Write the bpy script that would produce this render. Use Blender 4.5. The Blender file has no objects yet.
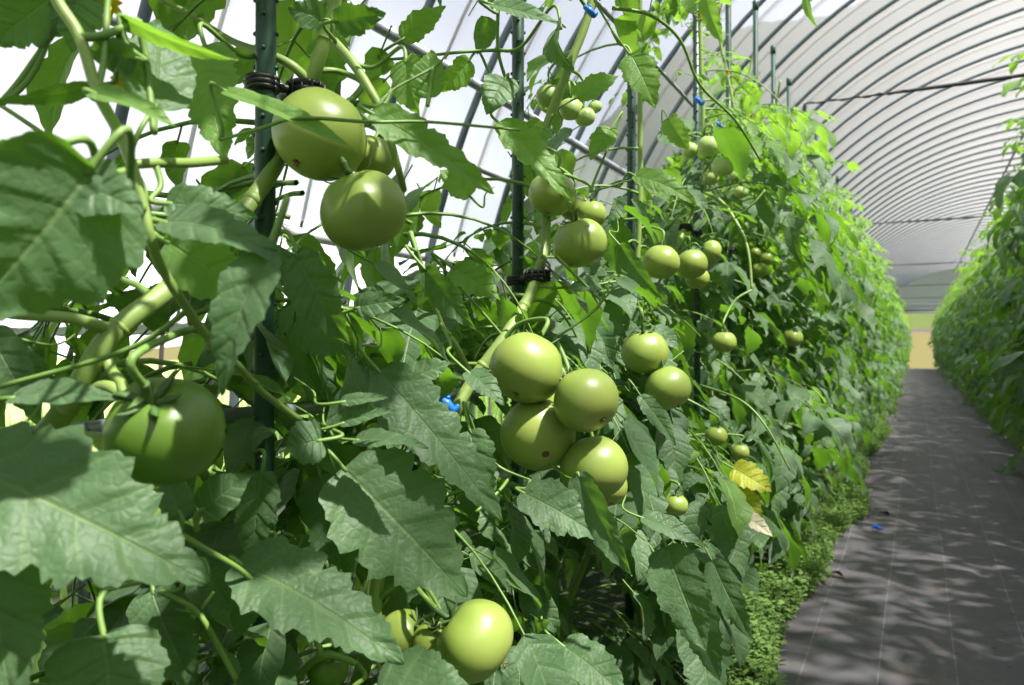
import bpy, math, random
import numpy as np
from mathutils import Vector, Matrix

SC = bpy.context.scene
COL = SC.collection
R = math.radians
rng = random.Random(11)

# ------------------------------------------------------------------ camera
F = 780.0; PSI = math.atan(405 / F); PITCH = math.atan(4.5 / F); H = 0.66
CAM = Vector((0, 0, H))
FWD = Vector((-math.sin(PSI) * math.cos(PITCH), math.cos(PSI) * math.cos(PITCH), math.sin(PITCH)))
RGT = Vector((math.cos(PSI), math.sin(PSI), 0))
UPV = RGT.cross(FWD)

def P(u, v, D):
    return CAM + FWD * D + RGT * ((u - 512) / F * D) + UPV * ((342.5 - v) / F * D)

def proj(p):
    q = Vector(p) - CAM; D = q.dot(FWD)
    if D < 0.02: return None
    return 512 + F * q.dot(RGT) / D, 342.5 - F * q.dot(UPV) / D, D

cd = bpy.data.cameras.new('camera'); cam = bpy.data.objects.new('camera', cd); COL.objects.link(cam)
cam.location = CAM
cam.matrix_world = Matrix.Translation(CAM) @ Matrix((RGT, UPV, -FWD)).transposed().to_4x4()
cd.sensor_width = 36; cd.lens = F / 1024 * 36; cd.clip_start = 0.02; cd.clip_end = 600
cd.dof.use_dof = True; cd.dof.focus_distance = 0.86; cd.dof.aperture_fstop = 9.0
SC.camera = cam

# ------------------------------------------------------------------ materials
def mat(name):
    m = bpy.data.materials.new(name); m.use_nodes = True
    nt = m.node_tree; nt.nodes.clear()
    out = nt.nodes.new('ShaderNodeOutputMaterial')
    return m, nt, out

class G:
    def __init__(s, nt): s.nt = nt
    def n(s, t, **kw):
        x = s.nt.nodes.new(t)
        for k, v in kw.items(): setattr(x, k, v)
        return x
    def l(s, a, b): s.nt.links.new(a, b)
    def put(s, sock, v):
        if hasattr(v, 'is_output') or isinstance(v, bpy.types.NodeSocket): s.l(v, sock)
        else: sock.default_value = v
    def m(s, op, a, b=None, c=None):
        x = s.n('ShaderNodeMath', operation=op); s.put(x.inputs[0], a)
        if b is not None: s.put(x.inputs[1], b)
        if c is not None: s.put(x.inputs[2], c)
        return x.outputs[0]
    def mix(s, f, a, b):
        x = s.n('ShaderNodeMix', data_type='RGBA'); s.put(x.inputs[0], f); s.put(x.inputs[6], a); s.put(x.inputs[7], b)
        return x.outputs[2]
    def ramp(s, f, stops):
        x = s.n('ShaderNodeValToRGB'); e = x.color_ramp.elements
        while len(e) < len(stops): e.new(0.5)
        for i, (p, c) in enumerate(stops): e[i].position = p; e[i].color = c
        s.l(f, x.inputs[0]); return x.outputs[0]
    def noise(s, scale, vec=None, detail=3, rough=0.5):
        x = s.n('ShaderNodeTexNoise'); x.inputs['Scale'].default_value = scale
        x.inputs['Detail'].default_value = detail; x.inputs['Roughness'].default_value = rough
        if vec is not None: s.l(vec, x.inputs['Vector'])
        return x.outputs['Fac']
    def bump(s, h, strength, dist):
        x = s.n('ShaderNodeBump'); x.inputs['Strength'].default_value = strength
        x.inputs['Distance'].default_value = dist; s.l(h, x.inputs['Height']); return x.outputs[0]

def C4(r, g, b): return (r, g, b, 1)

def simple(name, col, rough=0.5, metal=0.0, col2=None, nscale=20, bump=0.0, spec=0.5):
    m, nt, out = mat(name); g = G(nt)
    b = g.n('ShaderNodeBsdfPrincipled'); b.inputs['Roughness'].default_value = rough
    b.inputs['Metallic'].default_value = metal; b.inputs['Specular IOR Level'].default_value = spec
    tc = g.n('ShaderNodeTexCoord').outputs['Object']
    f = g.noise(nscale, tc, 4)
    g.l(g.mix(f, C4(*col), C4(*(col2 or [c * 0.75 for c in col]))), b.inputs['Base Color'])
    if bump: g.l(g.bump(f, bump, 0.004), b.inputs['Normal'])
    g.l(b.outputs[0], out.inputs[0]); return m

def leaf_material(name, dark, light, back, trans, tmix=0.36, rough=0.5, spec=0.36, veins=True):
    m, nt, out = mat(name); g = G(nt)
    uv = g.n('ShaderNodeUVMap'); sp = g.n('ShaderNodeSeparateXYZ'); g.l(uv.outputs[0], sp.inputs[0])
    t, s = sp.outputs[0], sp.outputs[1]
    tint = g.n('ShaderNodeAttribute', attribute_name='tint')
    tv = tint.outputs['Fac']
    a = g.m('ABSOLUTE', s)
    ph = g.m('FRACT', g.m('ADD', g.m('MULTIPLY', t, 5.5), g.m('MULTIPLY', a, -0.55)))
    d = g.m('ABSOLUTE', g.m('SUBTRACT', ph, 0.5))            # 0 on the vein
    sec = g.m('SUBTRACT', 1.0, g.m('SMOOTH_MIN', g.m('MULTIPLY', d, 14.0), 1.0, 0.3))
    sec = g.m('MAXIMUM', sec, 0.0)
    mid = g.m('MAXIMUM', g.m('SUBTRACT', 1.0, g.m('MULTIPLY', a, 16.0)), 0.0)
    vein = g.m('MINIMUM', g.m('MAXIMUM', g.m('MULTIPLY', sec, 0.55), mid), 1.0)
    nz = g.noise(45, g.n('ShaderNodeTexCoord').outputs['Object'], 3)
    base = g.mix(tv, C4(*dark), C4(*light))
    base = g.mix(g.m('MULTIPLY', nz, 0.35), base, C4(dark[0] * .8, dark[1] * .8, dark[2] * .8))
    top = g.mix(g.m('MULTIPLY', vein, 0.34), base, C4(0.26, 0.36, 0.12))
    geo = g.n('ShaderNodeNewGeometry')
    colr = g.mix(geo.outputs['Backfacing'], top, C4(*back))
    b = g.n('ShaderNodeBsdfPrincipled'); b.inputs['Roughness'].default_value = rough
    b.inputs['Specular IOR Level'].default_value = spec
    b.inputs['Sheen Weight'].default_value = 0.2
    b.inputs['Sheen Roughness'].default_value = 0.5
    g.l(colr, b.inputs['Base Color'])
    tr = g.n('ShaderNodeBsdfTranslucent')
    g.l(g.mix(g.m('MULTIPLY', vein, 0.4), C4(*trans), C4(trans[0] * .6, trans[1] * .62, trans[2] * .6)), tr.inputs[0])
    vor = g.n('ShaderNodeTexVoronoi', feature='DISTANCE_TO_EDGE'); vor.inputs['Scale'].default_value = 150
    g.l(g.n('ShaderNodeTexCoord').outputs['Object'], vor.inputs['Vector'])
    hgt = g.m('ADD', g.m('MULTIPLY', g.m('MINIMUM', g.m('MULTIPLY', d, 5.0), 1.0), 1.0), g.m('MULTIPLY', g.m('MINIMUM', g.m('MULTIPLY', vor.outputs['Distance'], 4.0), 1.0), 0.35))
    hgt = g.m('ADD', hgt, g.m('MULTIPLY', mid, -1.2))
    nb = g.noise(75, g.n('ShaderNodeTexCoord').outputs['Object'], 2)
    hgt = g.m('ADD', hgt, g.m('MULTIPLY', nb, 1.7))
    bn = g.bump(hgt, 0.5, 0.0013)
    g.l(bn, b.inputs['Normal'])
    mx = g.n('ShaderNodeMixShader'); mx.inputs[0].default_value = tmix
    g.l(b.outputs[0], mx.inputs[1]); g.l(tr.outputs[0], mx.inputs[2]); g.l(mx.outputs[0], out.inputs[0])
    return m

M = {}
M['leaf'] = leaf_material('tomato_leaf', (0.050, 0.108, 0.040), (0.095, 0.175, 0.072), (0.12, 0.19, 0.09), (0.20, 0.47, 0.02), tmix=0.30, rough=0.52)
M['leaf_young'] = leaf_material('young_leaf', (0.09, 0.20, 0.03), (0.14, 0.27, 0.05), (0.15, 0.25, 0.07), (0.31, 0.60, 0.045), tmix=0.42)
M['leaf_yellow'] = leaf_material('yellowing_leaf', (0.34, 0.42, 0.02), (0.5, 0.5, 0.04), (0.4, 0.42, 0.1), (0.6, 0.6, 0.03))
M['leaf_dry'] = leaf_material('withered_leaf', (0.50, 0.46, 0.30), (0.6, 0.55, 0.4), (0.5, 0.45, 0.3), (0.5, 0.45, 0.2))
M['weed'] = leaf_material('weed_leaf', (0.10, 0.20, 0.03), (0.18, 0.31, 0.06), (0.12, 0.2, 0.05), (0.26, 0.48, 0.04), tmix=0.3)
M['stem'] = simple('tomato_stem', (0.24, 0.33, 0.09), 0.5, col2=(0.16, 0.25, 0.05), nscale=35, bump=0.2)
M['stem_thin'] = simple('tomato_stalk', (0.17, 0.29, 0.06), 0.5, col2=(0.12, 0.22, 0.04), nscale=60)
M['calyx'] = simple('calyx', (0.04, 0.09, 0.02), 0.6, col2=(0.07, 0.14, 0.03), nscale=60)
M['scar'] = simple('blossom_scar', (0.22, 0.12, 0.05), 0.8)
M['stake'] = simple('green_coated_steel', (0.012, 0.045, 0.028), 0.38, col2=(0.02, 0.06, 0.04), nscale=50)
M['black'] = simple('black_plastic', (0.008, 0.008, 0.009), 0.45)
M['blue'] = simple('blue_plastic', (0.01, 0.16, 0.75), 0.4)
M['steel'] = simple('galvanised_steel', (0.10, 0.13, 0.148), 0.5, 0.3, col2=(0.08, 0.105, 0.12), nscale=8)
M['alu'] = simple('aluminium', (0.30, 0.32, 0.35), 0.45, 0.5, col2=(0.22, 0.24, 0.26), nscale=12)
M['strap'] = simple('hold_down_strap', (0.16, 0.13, 0.13), 0.7)
M['wire'] = simple('dark_wire', (0.02, 0.022, 0.024), 0.6)
M['white_pipe'] = simple('white_pipe', (0.7, 0.7, 0.72), 0.5)
M['petal'] = simple('yellow_petal', (0.85, 0.6, 0.02), 0.5, col2=(0.9, 0.7, 0.05))
M['bark'] = simple('brown_twig', (0.16, 0.09, 0.05), 0.8)

def tomato_mat(name, c1, c2, c3):
    m, nt, out = mat(name); g = G(nt)
    uv = g.n('ShaderNodeUVMap'); sp = g.n('ShaderNodeSeparateXYZ'); g.l(uv.outputs[0], sp.inputs[0])
    v = sp.outputs[1]                                       # 0 at blossom end, 1 at stalk
    nz = g.noise(30, g.n('ShaderNodeTexCoord').outputs['Object'], 4)
    f = g.m('ADD', v, g.m('MULTIPLY', g.m('SUBTRACT', nz, 0.5), 0.25))
    col = g.ramp(f, [(0.0, C4(*c1)), (0.45, C4(*c2)), (0.9, C4(*c3))])
    scar = g.m('LESS_THAN', g.m('ADD', v, g.m('MULTIPLY', g.m('SUBTRACT', nz, 0.5), 0.05)), 0.026)
    col = g.mix(scar, col, C4(0.16, 0.09, 0.03))
    b = g.n('ShaderNodeBsdfPrincipled'); g.l(col, b.inputs['Base Color'])
    b.inputs['Roughness'].default_value = 0.36; b.inputs['Specular IOR Level'].default_value = 0.5
    b.inputs['Subsurface Weight'].default_value = 0.35
    b.inputs['Subsurface Radius'].default_value = (0.5, 0.9, 0.15); b.inputs['Subsurface Scale'].default_value = 0.006
    b.inputs['Coat Weight'].default_value = 0.0; b.inputs['Coat Roughness'].default_value = 0.15
    g.l(b.outputs[0], out.inputs[0]); return m
M['tomato'] = tomato_mat('green_tomato', (0.34, 0.39, 0.10), (0.255, 0.33, 0.068), (0.19, 0.275, 0.048))
M['tomato_dark'] = tomato_mat('dark_green_tomato', (0.17, 0.27, 0.035), (0.12, 0.22, 0.025), (0.09, 0.17, 0.02))
M['tomato_pale'] = tomato_mat('pale_tomato', (0.42, 0.5, 0.2), (0.34, 0.44, 0.15), (0.26, 0.38, 0.1))

def film_mat(name, trans, tl, dif, f_tr, f_tl):
    m, nt, out = mat(name); g = G(nt)
    a = g.n('ShaderNodeBsdfTransparent'); a.inputs[0].default_value = C4(*trans)
    b = g.n('ShaderNodeBsdfTranslucent'); c = g.n('ShaderNodeBsdfDiffuse')
    gl = g.n('ShaderNodeBsdfGlossy'); gl.inputs['Roughness'].default_value = 0.35; gl.inputs[0].default_value = C4(.9, .9, .9)
    tc = g.n('ShaderNodeTexCoord').outputs['Object']
    mp = g.n('ShaderNodeMapping'); mp.inputs['Scale'].default_value = (1.2, 0.25, 1.2); g.l(tc, mp.inputs[0])
    nz = g.noise(2.0, mp.outputs[0], 4)
    g.l(g.mix(nz, C4(*tl), C4(tl[0] * .8, tl[1] * .8, tl[2] * .8)), b.inputs[0]); c.inputs[0].default_value = C4(*dif)
    m1 = g.n('ShaderNodeMixShader'); m1.inputs[0].default_value = f_tl; g.l(c.outputs[0], m1.inputs[1]); g.l(b.outputs[0], m1.inputs[2])
    m2 = g.n('ShaderNodeMixShader'); m2.inputs[0].default_value = f_tr; g.l(m1.outputs[0], m2.inputs[1]); g.l(a.outputs[0], m2.inputs[2])
    m3 = g.n('ShaderNodeMixShader'); m3.inputs[0].default_value = 0.05; g.l(m2.outputs[0], m3.inputs[1]); g.l(gl.outputs[0], m3.inputs[2])
    g.l(m3.outputs[0], out.inputs[0]); return m
M['film'] = film_mat('greenhouse_film', (0.90, 0.89, 0.92), (0.86, 0.83, 0.88), (0.7, 0.68, 0.74), 0.68, 0.62)
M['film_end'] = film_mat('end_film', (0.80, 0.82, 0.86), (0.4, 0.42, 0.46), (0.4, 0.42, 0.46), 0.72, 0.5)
M['film_side'] = film_mat('side_film', (0.95, 0.95, 0.98), (0.92, 0.92, 0.96), (0.85, 0.85, 0.9), 0.45, 0.6)

def mat_weed_mat():
    m, nt, out = mat('woven_weed_mat'); g = G(nt)
    tc = g.n('ShaderNodeTexCoord').outputs['Object']; sp = g.n('ShaderNodeSeparateXYZ'); g.l(tc, sp.inputs[0])
    x, y = sp.outputs[0], sp.outputs[1]
    big = g.noise(1.6, tc, 5, 0.6); med = g.noise(9, tc, 5, 0.65)
    mp = g.n('ShaderNodeMapping'); mp.inputs['Scale'].default_value = (30, 2.0, 1); g.l(tc, mp.inputs[0])
    streak = g.noise(1.0, mp.outputs[0], 3)
    col = g.mix(big, C4(0.060, 0.057, 0.064), C4(0.095, 0.089, 0.096))
    dirt = g.m('MAXIMUM', g.m('MULTIPLY', g.m('SUBTRACT', med, 0.52), 4.0), 0.0); dirt = g.m('MINIMUM', dirt, 0.6)
    col = g.mix(dirt, col, C4(0.15, 0.118, 0.10))
    col = g.mix(g.m('MULTIPLY', streak, 0.35), col, C4(0.13, 0.13, 0.145))
    crumbs = g.n('ShaderNodeTexVoronoi'); crumbs.inputs['Scale'].default_value = 17; g.l(tc, crumbs.inputs['Vector'])
    cr = g.m('LESS_THAN', crumbs.outputs['Distance'], g.m('MULTIPLY', g.noise(3, tc, 2), 0.19))
    col = g.mix(g.m('MULTIPLY', cr, 0.8), col, C4(0.03, 0.022, 0.018))
    wob = g.m('MULTIPLY', g.m('SUBTRACT', g.noise(0.8, tc, 2), 0.5), 0.015)
    xx = g.m('ADD', g.m('ADD', x, wob), 0.21 + 1.4)
    fr = g.m('ABSOLUTE', g.m('SUBTRACT', g.m('FRACT', g.m('ADD', g.m('DIVIDE', xx, 0.14), 0.5)), 0.5))
    ln = g.m('LESS_THAN', fr, 0.011)
    dash = g.m('GREATER_THAN', g.noise(55, tc, 2), 0.42)
    ln = g.m('MULTIPLY', g.m('MULTIPLY', ln, dash), 0.17)
    col = g.mix(ln, col, C4(0.5, 0.5, 0.52))
    wx = g.m('SINE', g.m('MULTIPLY', x, 2600)); wy = g.m('SINE', g.m('MULTIPLY', y, 1500))
    hgt = g.m('ADD', g.m('MULTIPLY', g.m('MULTIPLY', wx, wy), 0.15), g.m('MULTIPLY', g.noise(5, tc, 4), 4.0))
    b = g.n('ShaderNodeBsdfPrincipled'); b.inputs['Roughness'].default_value = 0.62; b.inputs['Specular IOR Level'].default_value = 0.35
    g.l(col, b.inputs['Base Color']); g.l(g.bump(hgt, 0.35, 0.006), b.inputs['Normal'])
    g.l(b.outputs[0], out.inputs[0]); return m
M['mat'] = mat_weed_mat()
def ground(name, a, b_, scale, c=None):
    m, nt, out = mat(name); g = G(nt)
    tc = g.n('ShaderNodeTexCoord').outputs['Object']
    n1 = g.noise(scale, tc, 6, 0.65); n2 = g.noise(scale * 6, tc, 4)
    col = g.mix(n1, C4(*a), C4(*b_))
    if c: col = g.mix(g.m('MULTIPLY', n2, 0.6), col, C4(*c))
    b = g.n('ShaderNodeBsdfPrincipled'); b.inputs['Roughness'].default_value = 0.95; b.inputs['Specular IOR Level'].default_value = 0.1
    g.l(col, b.inputs['Base Color']); g.l(g.bump(n2, 0.6, 0.02), b.inputs['Normal'])
    g.l(b.outputs[0], out.inputs[0]); return m
M['soil'] = ground('soil', (0.05, 0.055, 0.03), (0.03, 0.05, 0.02), 6)
M['grassland'] = ground('mown_grass', (0.16, 0.26, 0.06), (0.30, 0.36, 0.12), 2.5, (0.4, 0.4, 0.2))
M['dryfield'] = ground('dry_field', (0.10, 0.088, 0.033), (0.08, 0.085, 0.028), 0.5, (0.11, 0.085, 0.04))
M['road'] = ground('far_road', (0.075, 0.055, 0.05), (0.065, 0.05, 0.047), 1)
M['bankgrass'] = ground('bank_grass', (0.05, 0.075, 0.02), (0.07, 0.09, 0.03), 1.0)
M['forest'] = ground('forest_hill', (0.020, 0.030, 0.018), (0.035, 0.045, 0.03), 0.12, (0.015, 0.022, 0.015))

# ------------------------------------------------------------------ mesh helpers
class Acc:
    """collects numpy pieces; build() links ONE mesh object"""
    def __init__(s): s.v = []; s.f = []; s.uv = []; s.t = []; s.m = []; s.n = 0
    def add(s, verts, faces, uvs=None, tint=0.5, mi=0):
        verts = np.asarray(verts, dtype=np.float32).reshape(-1, 3); faces = np.asarray(faces, dtype=np.int32)
        s.v.append(verts); s.f.append(faces + s.n); s.n += len(verts)
        s.uv.append(np.zeros((len(verts), 2), np.float32) if uvs is None else np.asarray(uvs, np.float32))
        s.t.append(np.full(len(verts), tint, np.float32)); s.m.append(np.full(len(faces), mi, np.int32))
    def mesh(s, name, mats, smooth=True):
        me = bpy.data.meshes.new(name)
        v = np.concatenate(s.v); f = np.concatenate(s.f); uv = np.concatenate(s.uv); t = np.concatenate(s.t); mi = np.concatenate(s.m)
        me.vertices.add(len(v)); me.vertices.foreach_set('co', v.ravel())
        me.loops.add(f.size); me.loops.foreach_set('vertex_index', f.ravel())
        me.polygons.add(len(f)); me.polygons.foreach_set('loop_start', np.arange(0, f.size, 4, dtype=np.int32))
        me.polygons.foreach_set('loop_total', np.full(len(f), 4, np.int32))
        me.polygons.foreach_set('material_index', mi)
        me.update(calc_edges=True)
        me.polygons.foreach_set('use_smooth', np.full(len(f), smooth))
        ul = me.uv_layers.new(name='UVMap'); ul.data.foreach_set('uv', uv[f.ravel()].ravel())
        at = me.attributes.new('tint', 'FLOAT', 'POINT'); at.data.foreach_set('value', t)
        for m in (mats if isinstance(mats, (list, tuple)) else [mats]): me.materials.append(m)
        me.validate(); return me
    def build(s, name, mats, parent=None, smooth=True):
        return link(name, s.mesh(name, mats, smooth), parent)

def link(name, me, parent=None):
    o = bpy.data.objects.new(name, me); COL.objects.link(o)
    if parent: o.parent = parent; o.matrix_parent_inverse = parent.matrix_world.inverted() if False else Matrix.Translation(-parent.location)
    return o

def empty(name, loc=(0, 0, 0)):
    o = bpy.data.objects.new(name, None); COL.objects.link(o); o.location = loc; o.empty_display_size = 0.05; return o

def tag(o, label=None, cat=None, group=None, kind=None):
    if label: o['label'] = label
    if cat: o['category'] = cat
    if group: o['group'] = group
    if kind: o['kind'] = kind
    return o

def catmull(pts, sub):
    pts = [Vector(p) for p in pts]
    if len(pts) < 3: 
        return [pts[0].lerp(pts[-1], i / sub) for i in range(sub + 1)]
    out = []
    n = len(pts)
    for i in range(n - 1):
        p0 = pts[max(i - 1, 0)]; p1 = pts[i]; p2 = pts[i + 1]; p3 = pts[min(i + 2, n - 1)]
        for k in range(sub):
            t = k / sub
            out.append(0.5 * ((2 * p1) + (p2 - p0) * t + (2 * p0 - 5 * p1 + 4 * p2 - p3) * t * t + (3 * p1 - p0 - 3 * p2 + p3) * t ** 3))
    out.append(pts[-1]); return out

def tube(acc, pts, radii, sides=8, mi=0, tint=0.5, close=True):
    """radii: number, or list to interpolate along pts"""
    pts = [Vector(p) for p in pts]; n = len(pts)
    if not isinstance(radii, (list, tuple)): radii = [radii, radii]
    rr = [float(np.interp(i / (n - 1), np.linspace(0, 1, len(radii)), radii)) for i in range(n)]
    V = []; prev = None
    if close:
        d0 = (pts[1] - pts[0]).normalized(); d1 = (pts[-1] - pts[-2]).normalized()
        pts = [pts[0] - d0 * 1e-4] + pts + [pts[-1] + d1 * 1e-4]; rr = [rr[0] * 0.05] + rr + [rr[-1] * 0.05]; n += 2
    for i in range(n):
        d = (pts[min(i + 1, n - 1)] - pts[max(i - 1, 0)]).normalized()
        if prev is None:
            a = Vector((0, 0, 1)) if abs(d.z) < 0.9 else Vector((1, 0, 0))
            x = d.cross(a).normalized()
        else:
            x = (prev - d * prev.dot(d)).normalized()
        prev = x; y = d.cross(x)
        for k in range(sides):
            a = 2 * math.pi * k / sides
            V.append(pts[i] + (x * math.cos(a) + y * math.sin(a)) * rr[i])
    Fc = [(i * sides + k, i * sides + (k + 1) % sides, (i + 1) * sides + (k + 1) % sides, (i + 1) * sides + k) for i in range(n - 1) for k in range(sides)]
    acc.add([tuple(v) for v in V], Fc, None, tint, mi)

def leaflet(acc, base, d, nrm, L, W, n=12, m=5, bend=0.5, fold=0.25, lobes=5, depth=0.22, wave=0.12, tint=0.5, mi=0, seed=0.0, fit=False, thick=0.0, twist=0.0):
    """base point, direction, upper-side normal; lobed ovate blade with a folded midrib"""
    d = Vector(d).normalized(); nrm = Vector(nrm); nrm = nrm - d * nrm.dot(d)
    if nrm.length < 1e-4: nrm = d.orthogonal()
    nrm.normalize(); side = nrm.cross(d)
    t = np.linspace(0, 1, n + 1)
    ang = bend * (t - 0.0)
    sx = np.concatenate([[0], np.cumsum(np.cos((ang[1:] + ang[:-1]) / 2))]) / n
    sz = -np.concatenate([[0], np.cumsum(np.sin((ang[1:] + ang[:-1]) / 2))]) / n
    nx, nz = np.sin(ang), np.cos(ang)
    if fit:                                   # chord of the bent blade lies along d with length L
        c = math.hypot(sx[-1], sz[-1]); a = math.atan2(sz[-1], sx[-1]); ca, sa = math.cos(-a), math.sin(-a)
        sx, sz = (sx * ca - sz * sa) / c, (sx * sa + sz * ca) / c
        nx, nz = nx * ca - nz * sa, nx * sa + nz * ca
    prof = np.sin(np.pi * np.clip(t, 0, 1) ** 0.60) ** 0.8 * (1 - 0.25 * t)
    fr = (t * lobes + seed) % 1.0
    amp = depth * np.clip(t * 6, 0, 1)
    half = []
    for sgn in (0, 1):
        q = t * lobes + seed + 0.37 * sgn; f2 = q % 1.0
        saw = np.where(f2 < .74, np.sin(f2 / .74 * np.pi / 2) ** 1.1, np.cos((f2 - .74) / .26 * np.pi / 2) ** 1.0)
        sm = 0.32 * np.sin(2 * np.pi * (q * 2.7 + seed * 3)) + 0.15 * np.sin(2 * np.pi * (q * 4.3 + seed * 5))
        half.append(W * prof * (1 + .72 * amp * (saw - 0.6 + sm * .8)))
    s = np.linspace(-1, 1, m)
    T, S = np.meshgrid(t, s, indexing='ij')
    w = np.where(S < 0, half[0][:, None], half[1][:, None])
    A = np.abs(S)
    X = sx[:, None] * L + w * A * 0.32 * np.clip(T * 4 - 0.6, -0.9, 1)   # veins sweep forward; base lobes fall back
    Yy = S * w * (1 - 0.12 * fold)
    ph = T * 5.5 - 0.55 * A
    puck = np.sin(2 * np.pi * (ph + 0.0)) * 0.022 * W * np.sin(np.pi * A) if m >= 7 else 0
    up = fold * A * w * 0.9 - 0.35 * fold * A * A * w + puck + wave * W * np.sin(T * 9 + seed * 20 + S * 2.0) * A * A
    if twist: 
        tw = twist * T; Yn = Yy * np.cos(tw) - up * np.sin(tw); up = Yy * np.sin(tw) + up * np.cos(tw); Yy = Yn
    Zz = sz[:, None] * L + up * nz[:, None]; X = X + up * nx[:, None]
    B = np.array(base, dtype=float)
    V = B + X[..., None] * np.array(d) + Yy[..., None] * np.array(side) + Zz[..., None] * np.array(nrm)
    V = V.reshape(-1, 3); uv = np.stack([T, S], -1).reshape(-1, 2)
    i, j = np.meshgrid(np.arange(n), np.arange(m - 1), indexing='ij'); q = i * m + j
    Fc = np.stack([q, q + m, q + m + 1, q + 1], -1).reshape(-1, 4)
    Fc = Fc[:, ::-1] if False else Fc
    acc.add(V, Fc, uv, tint, mi)

# face winding: (d x side)?  chosen so the face normal equals nrm

def tomato_mesh(r, seed, ribs=5, flat=0.86, ribamp=0.05):
    """axis +Z is the stalk end; dimpled shoulders and a small pointed blossom end"""
    a = Acc(); nu, nv = 40, 26; rr = random.Random(seed); p1, p2 = rr.uniform(0, 6), rr.uniform(0, 6)
    V = []; UV = []
    for j in range(nv + 1):
        th = math.pi * j / nv                        # 0 = blossom end
        for i in range(nu):
            ph = 2 * math.pi * i / nu
            up = (1 - math.cos(th)) / 2
            rib = 1 - ribamp * (0.5 - 0.5 * math.cos(ribs * ph + p1)) * (up ** 2 * 1.6 + 0.15) - 0.02 * math.cos(2 * ph + p2)
            rad = r * math.sin(th) ** 0.93 * rib if 0 < j < nv else 0.0
            z = -math.cos(th) * r * flat
            k = max(0.0, 1 - (math.sin(th) / 0.55)) 
            if th > math.pi / 2: z -= r * 0.20 * k ** 1.6 * (1 + 0.25 * math.cos(ribs * ph + p1))
            else: z += r * 0.04 * k
            V.append((rad * math.cos(ph), rad * math.sin(ph), z)); UV.append((i / nu, j / nv))
    Fc = [(j * nu + i, j * nu + (i + 1) % nu, (j + 1) * nu + (i + 1) % nu, (j + 1) * nu + i) for j in range(nv) for i in range(nu)]
    a.add(V, [f[::-1] for f in Fc], UV); return a

def calyx_acc(r, seed, curl=1.0):
    a = Acc(); rr = random.Random(seed); z0 = r * 0.70
    for k in range(6):
        ph = 2 * math.pi * k / 6 + rr.uniform(-.2, .2); o = Vector((math.cos(ph), math.sin(ph), 0)); L = r * rr.uniform(0.5, 0.75)
        pts = [Vector((0, 0, z0)), o * L * .35 + Vector((0, 0, z0 + r * .10)), o * L * .75 + Vector((0, 0, z0 + r * .13 + r * .05 * curl)), o * L + Vector((0, 0, z0 + r * (.1 + .3 * rr.random() * curl)))]
        pts = catmull(pts, 4); wd = [0.05, .075, .07, .05, .01]
        V = []; sd = Vector((-o.y, o.x, 0))
        for i, p in enumerate(pts):
            w = float(np.interp(i / (len(pts) - 1), np.linspace(0, 1, 5), wd)) * r * 1.25
            V += [p - sd * w, p + Vector((0, 0, -.3 * w)), p + sd * w, p + Vector((0, 0, .25 * w))]
        Fc = []
        for i in range(len(pts) - 1):
            for q in range(4): Fc.append((i * 4 + q, i * 4 + (q + 1) % 4, (i + 1) * 4 + (q + 1) % 4, (i + 1) * 4 + q))
        a.add([tuple(v) for v in V], Fc)
    tube(a, catmull([(0, 0, z0 - .03 * r), (0, 0, z0 + .22 * r), (.03 * r, 0, z0 + .5 * r)], 4), [r * .13, r * .075, r * .09], 8)
    return a

# ------------------------------------------------------------------ greenhouse shell
RX, RA, RB, RS = 1.25, 2.8, 2.60, 0.40     # ridge x, half width, rise, springing height
Y0, Y1 = -2.2, 27.0
def arch(a, grow=0.0): return Vector((RX - (RA + grow) * math.cos(a), 0, RS + (RB + grow) * math.sin(a)))

def sheet(name, prof, y0, y1, ny, material, kind='structure', smooth=True, jitter=0):
    a = Acc(); V = []; n = len(prof); r = random.Random(3)
    for j in range(ny + 1):
        y = y0 + (y1 - y0) * j / ny
        for p in prof: V.append((p[0], y, p[2] + (r.uniform(-jitter, jitter) if jitter else 0)))
    Fc = [(j * n + i, (j + 1) * n + i, (j + 1) * n + i + 1, j * n + i + 1) for j in range(ny) for i in range(n - 1)]
    a.add(V, Fc); o = a.build(name, material, None, smooth); tag(o, kind=kind); return o

A0 = math.asin((1.50 - RS) / RB)
sheet('ceiling', [arch(A0 + (math.pi - 2 * A0) * i / 40, 0.018) for i in range(41)], Y0, Y1, 2, M['film'])
AL = math.asin((1.0 - RS) / RB)
sheet('wall_left', [arch(AL + (A0 - AL) * i / 8, 0.018) for i in range(9)], Y0, Y1, 2, M['film_side'])
sheet('wall_right', [arch(math.pi - (AL + (A0 - AL) * i / 8), 0.018) for i in range(9)], Y0, Y1, 2, M['film_side'])
sheet('floor', [(-3.2, 0, -0.012), (5.5, 0, -0.012)], -3, 27.2, 1, M['soil'])

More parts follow.
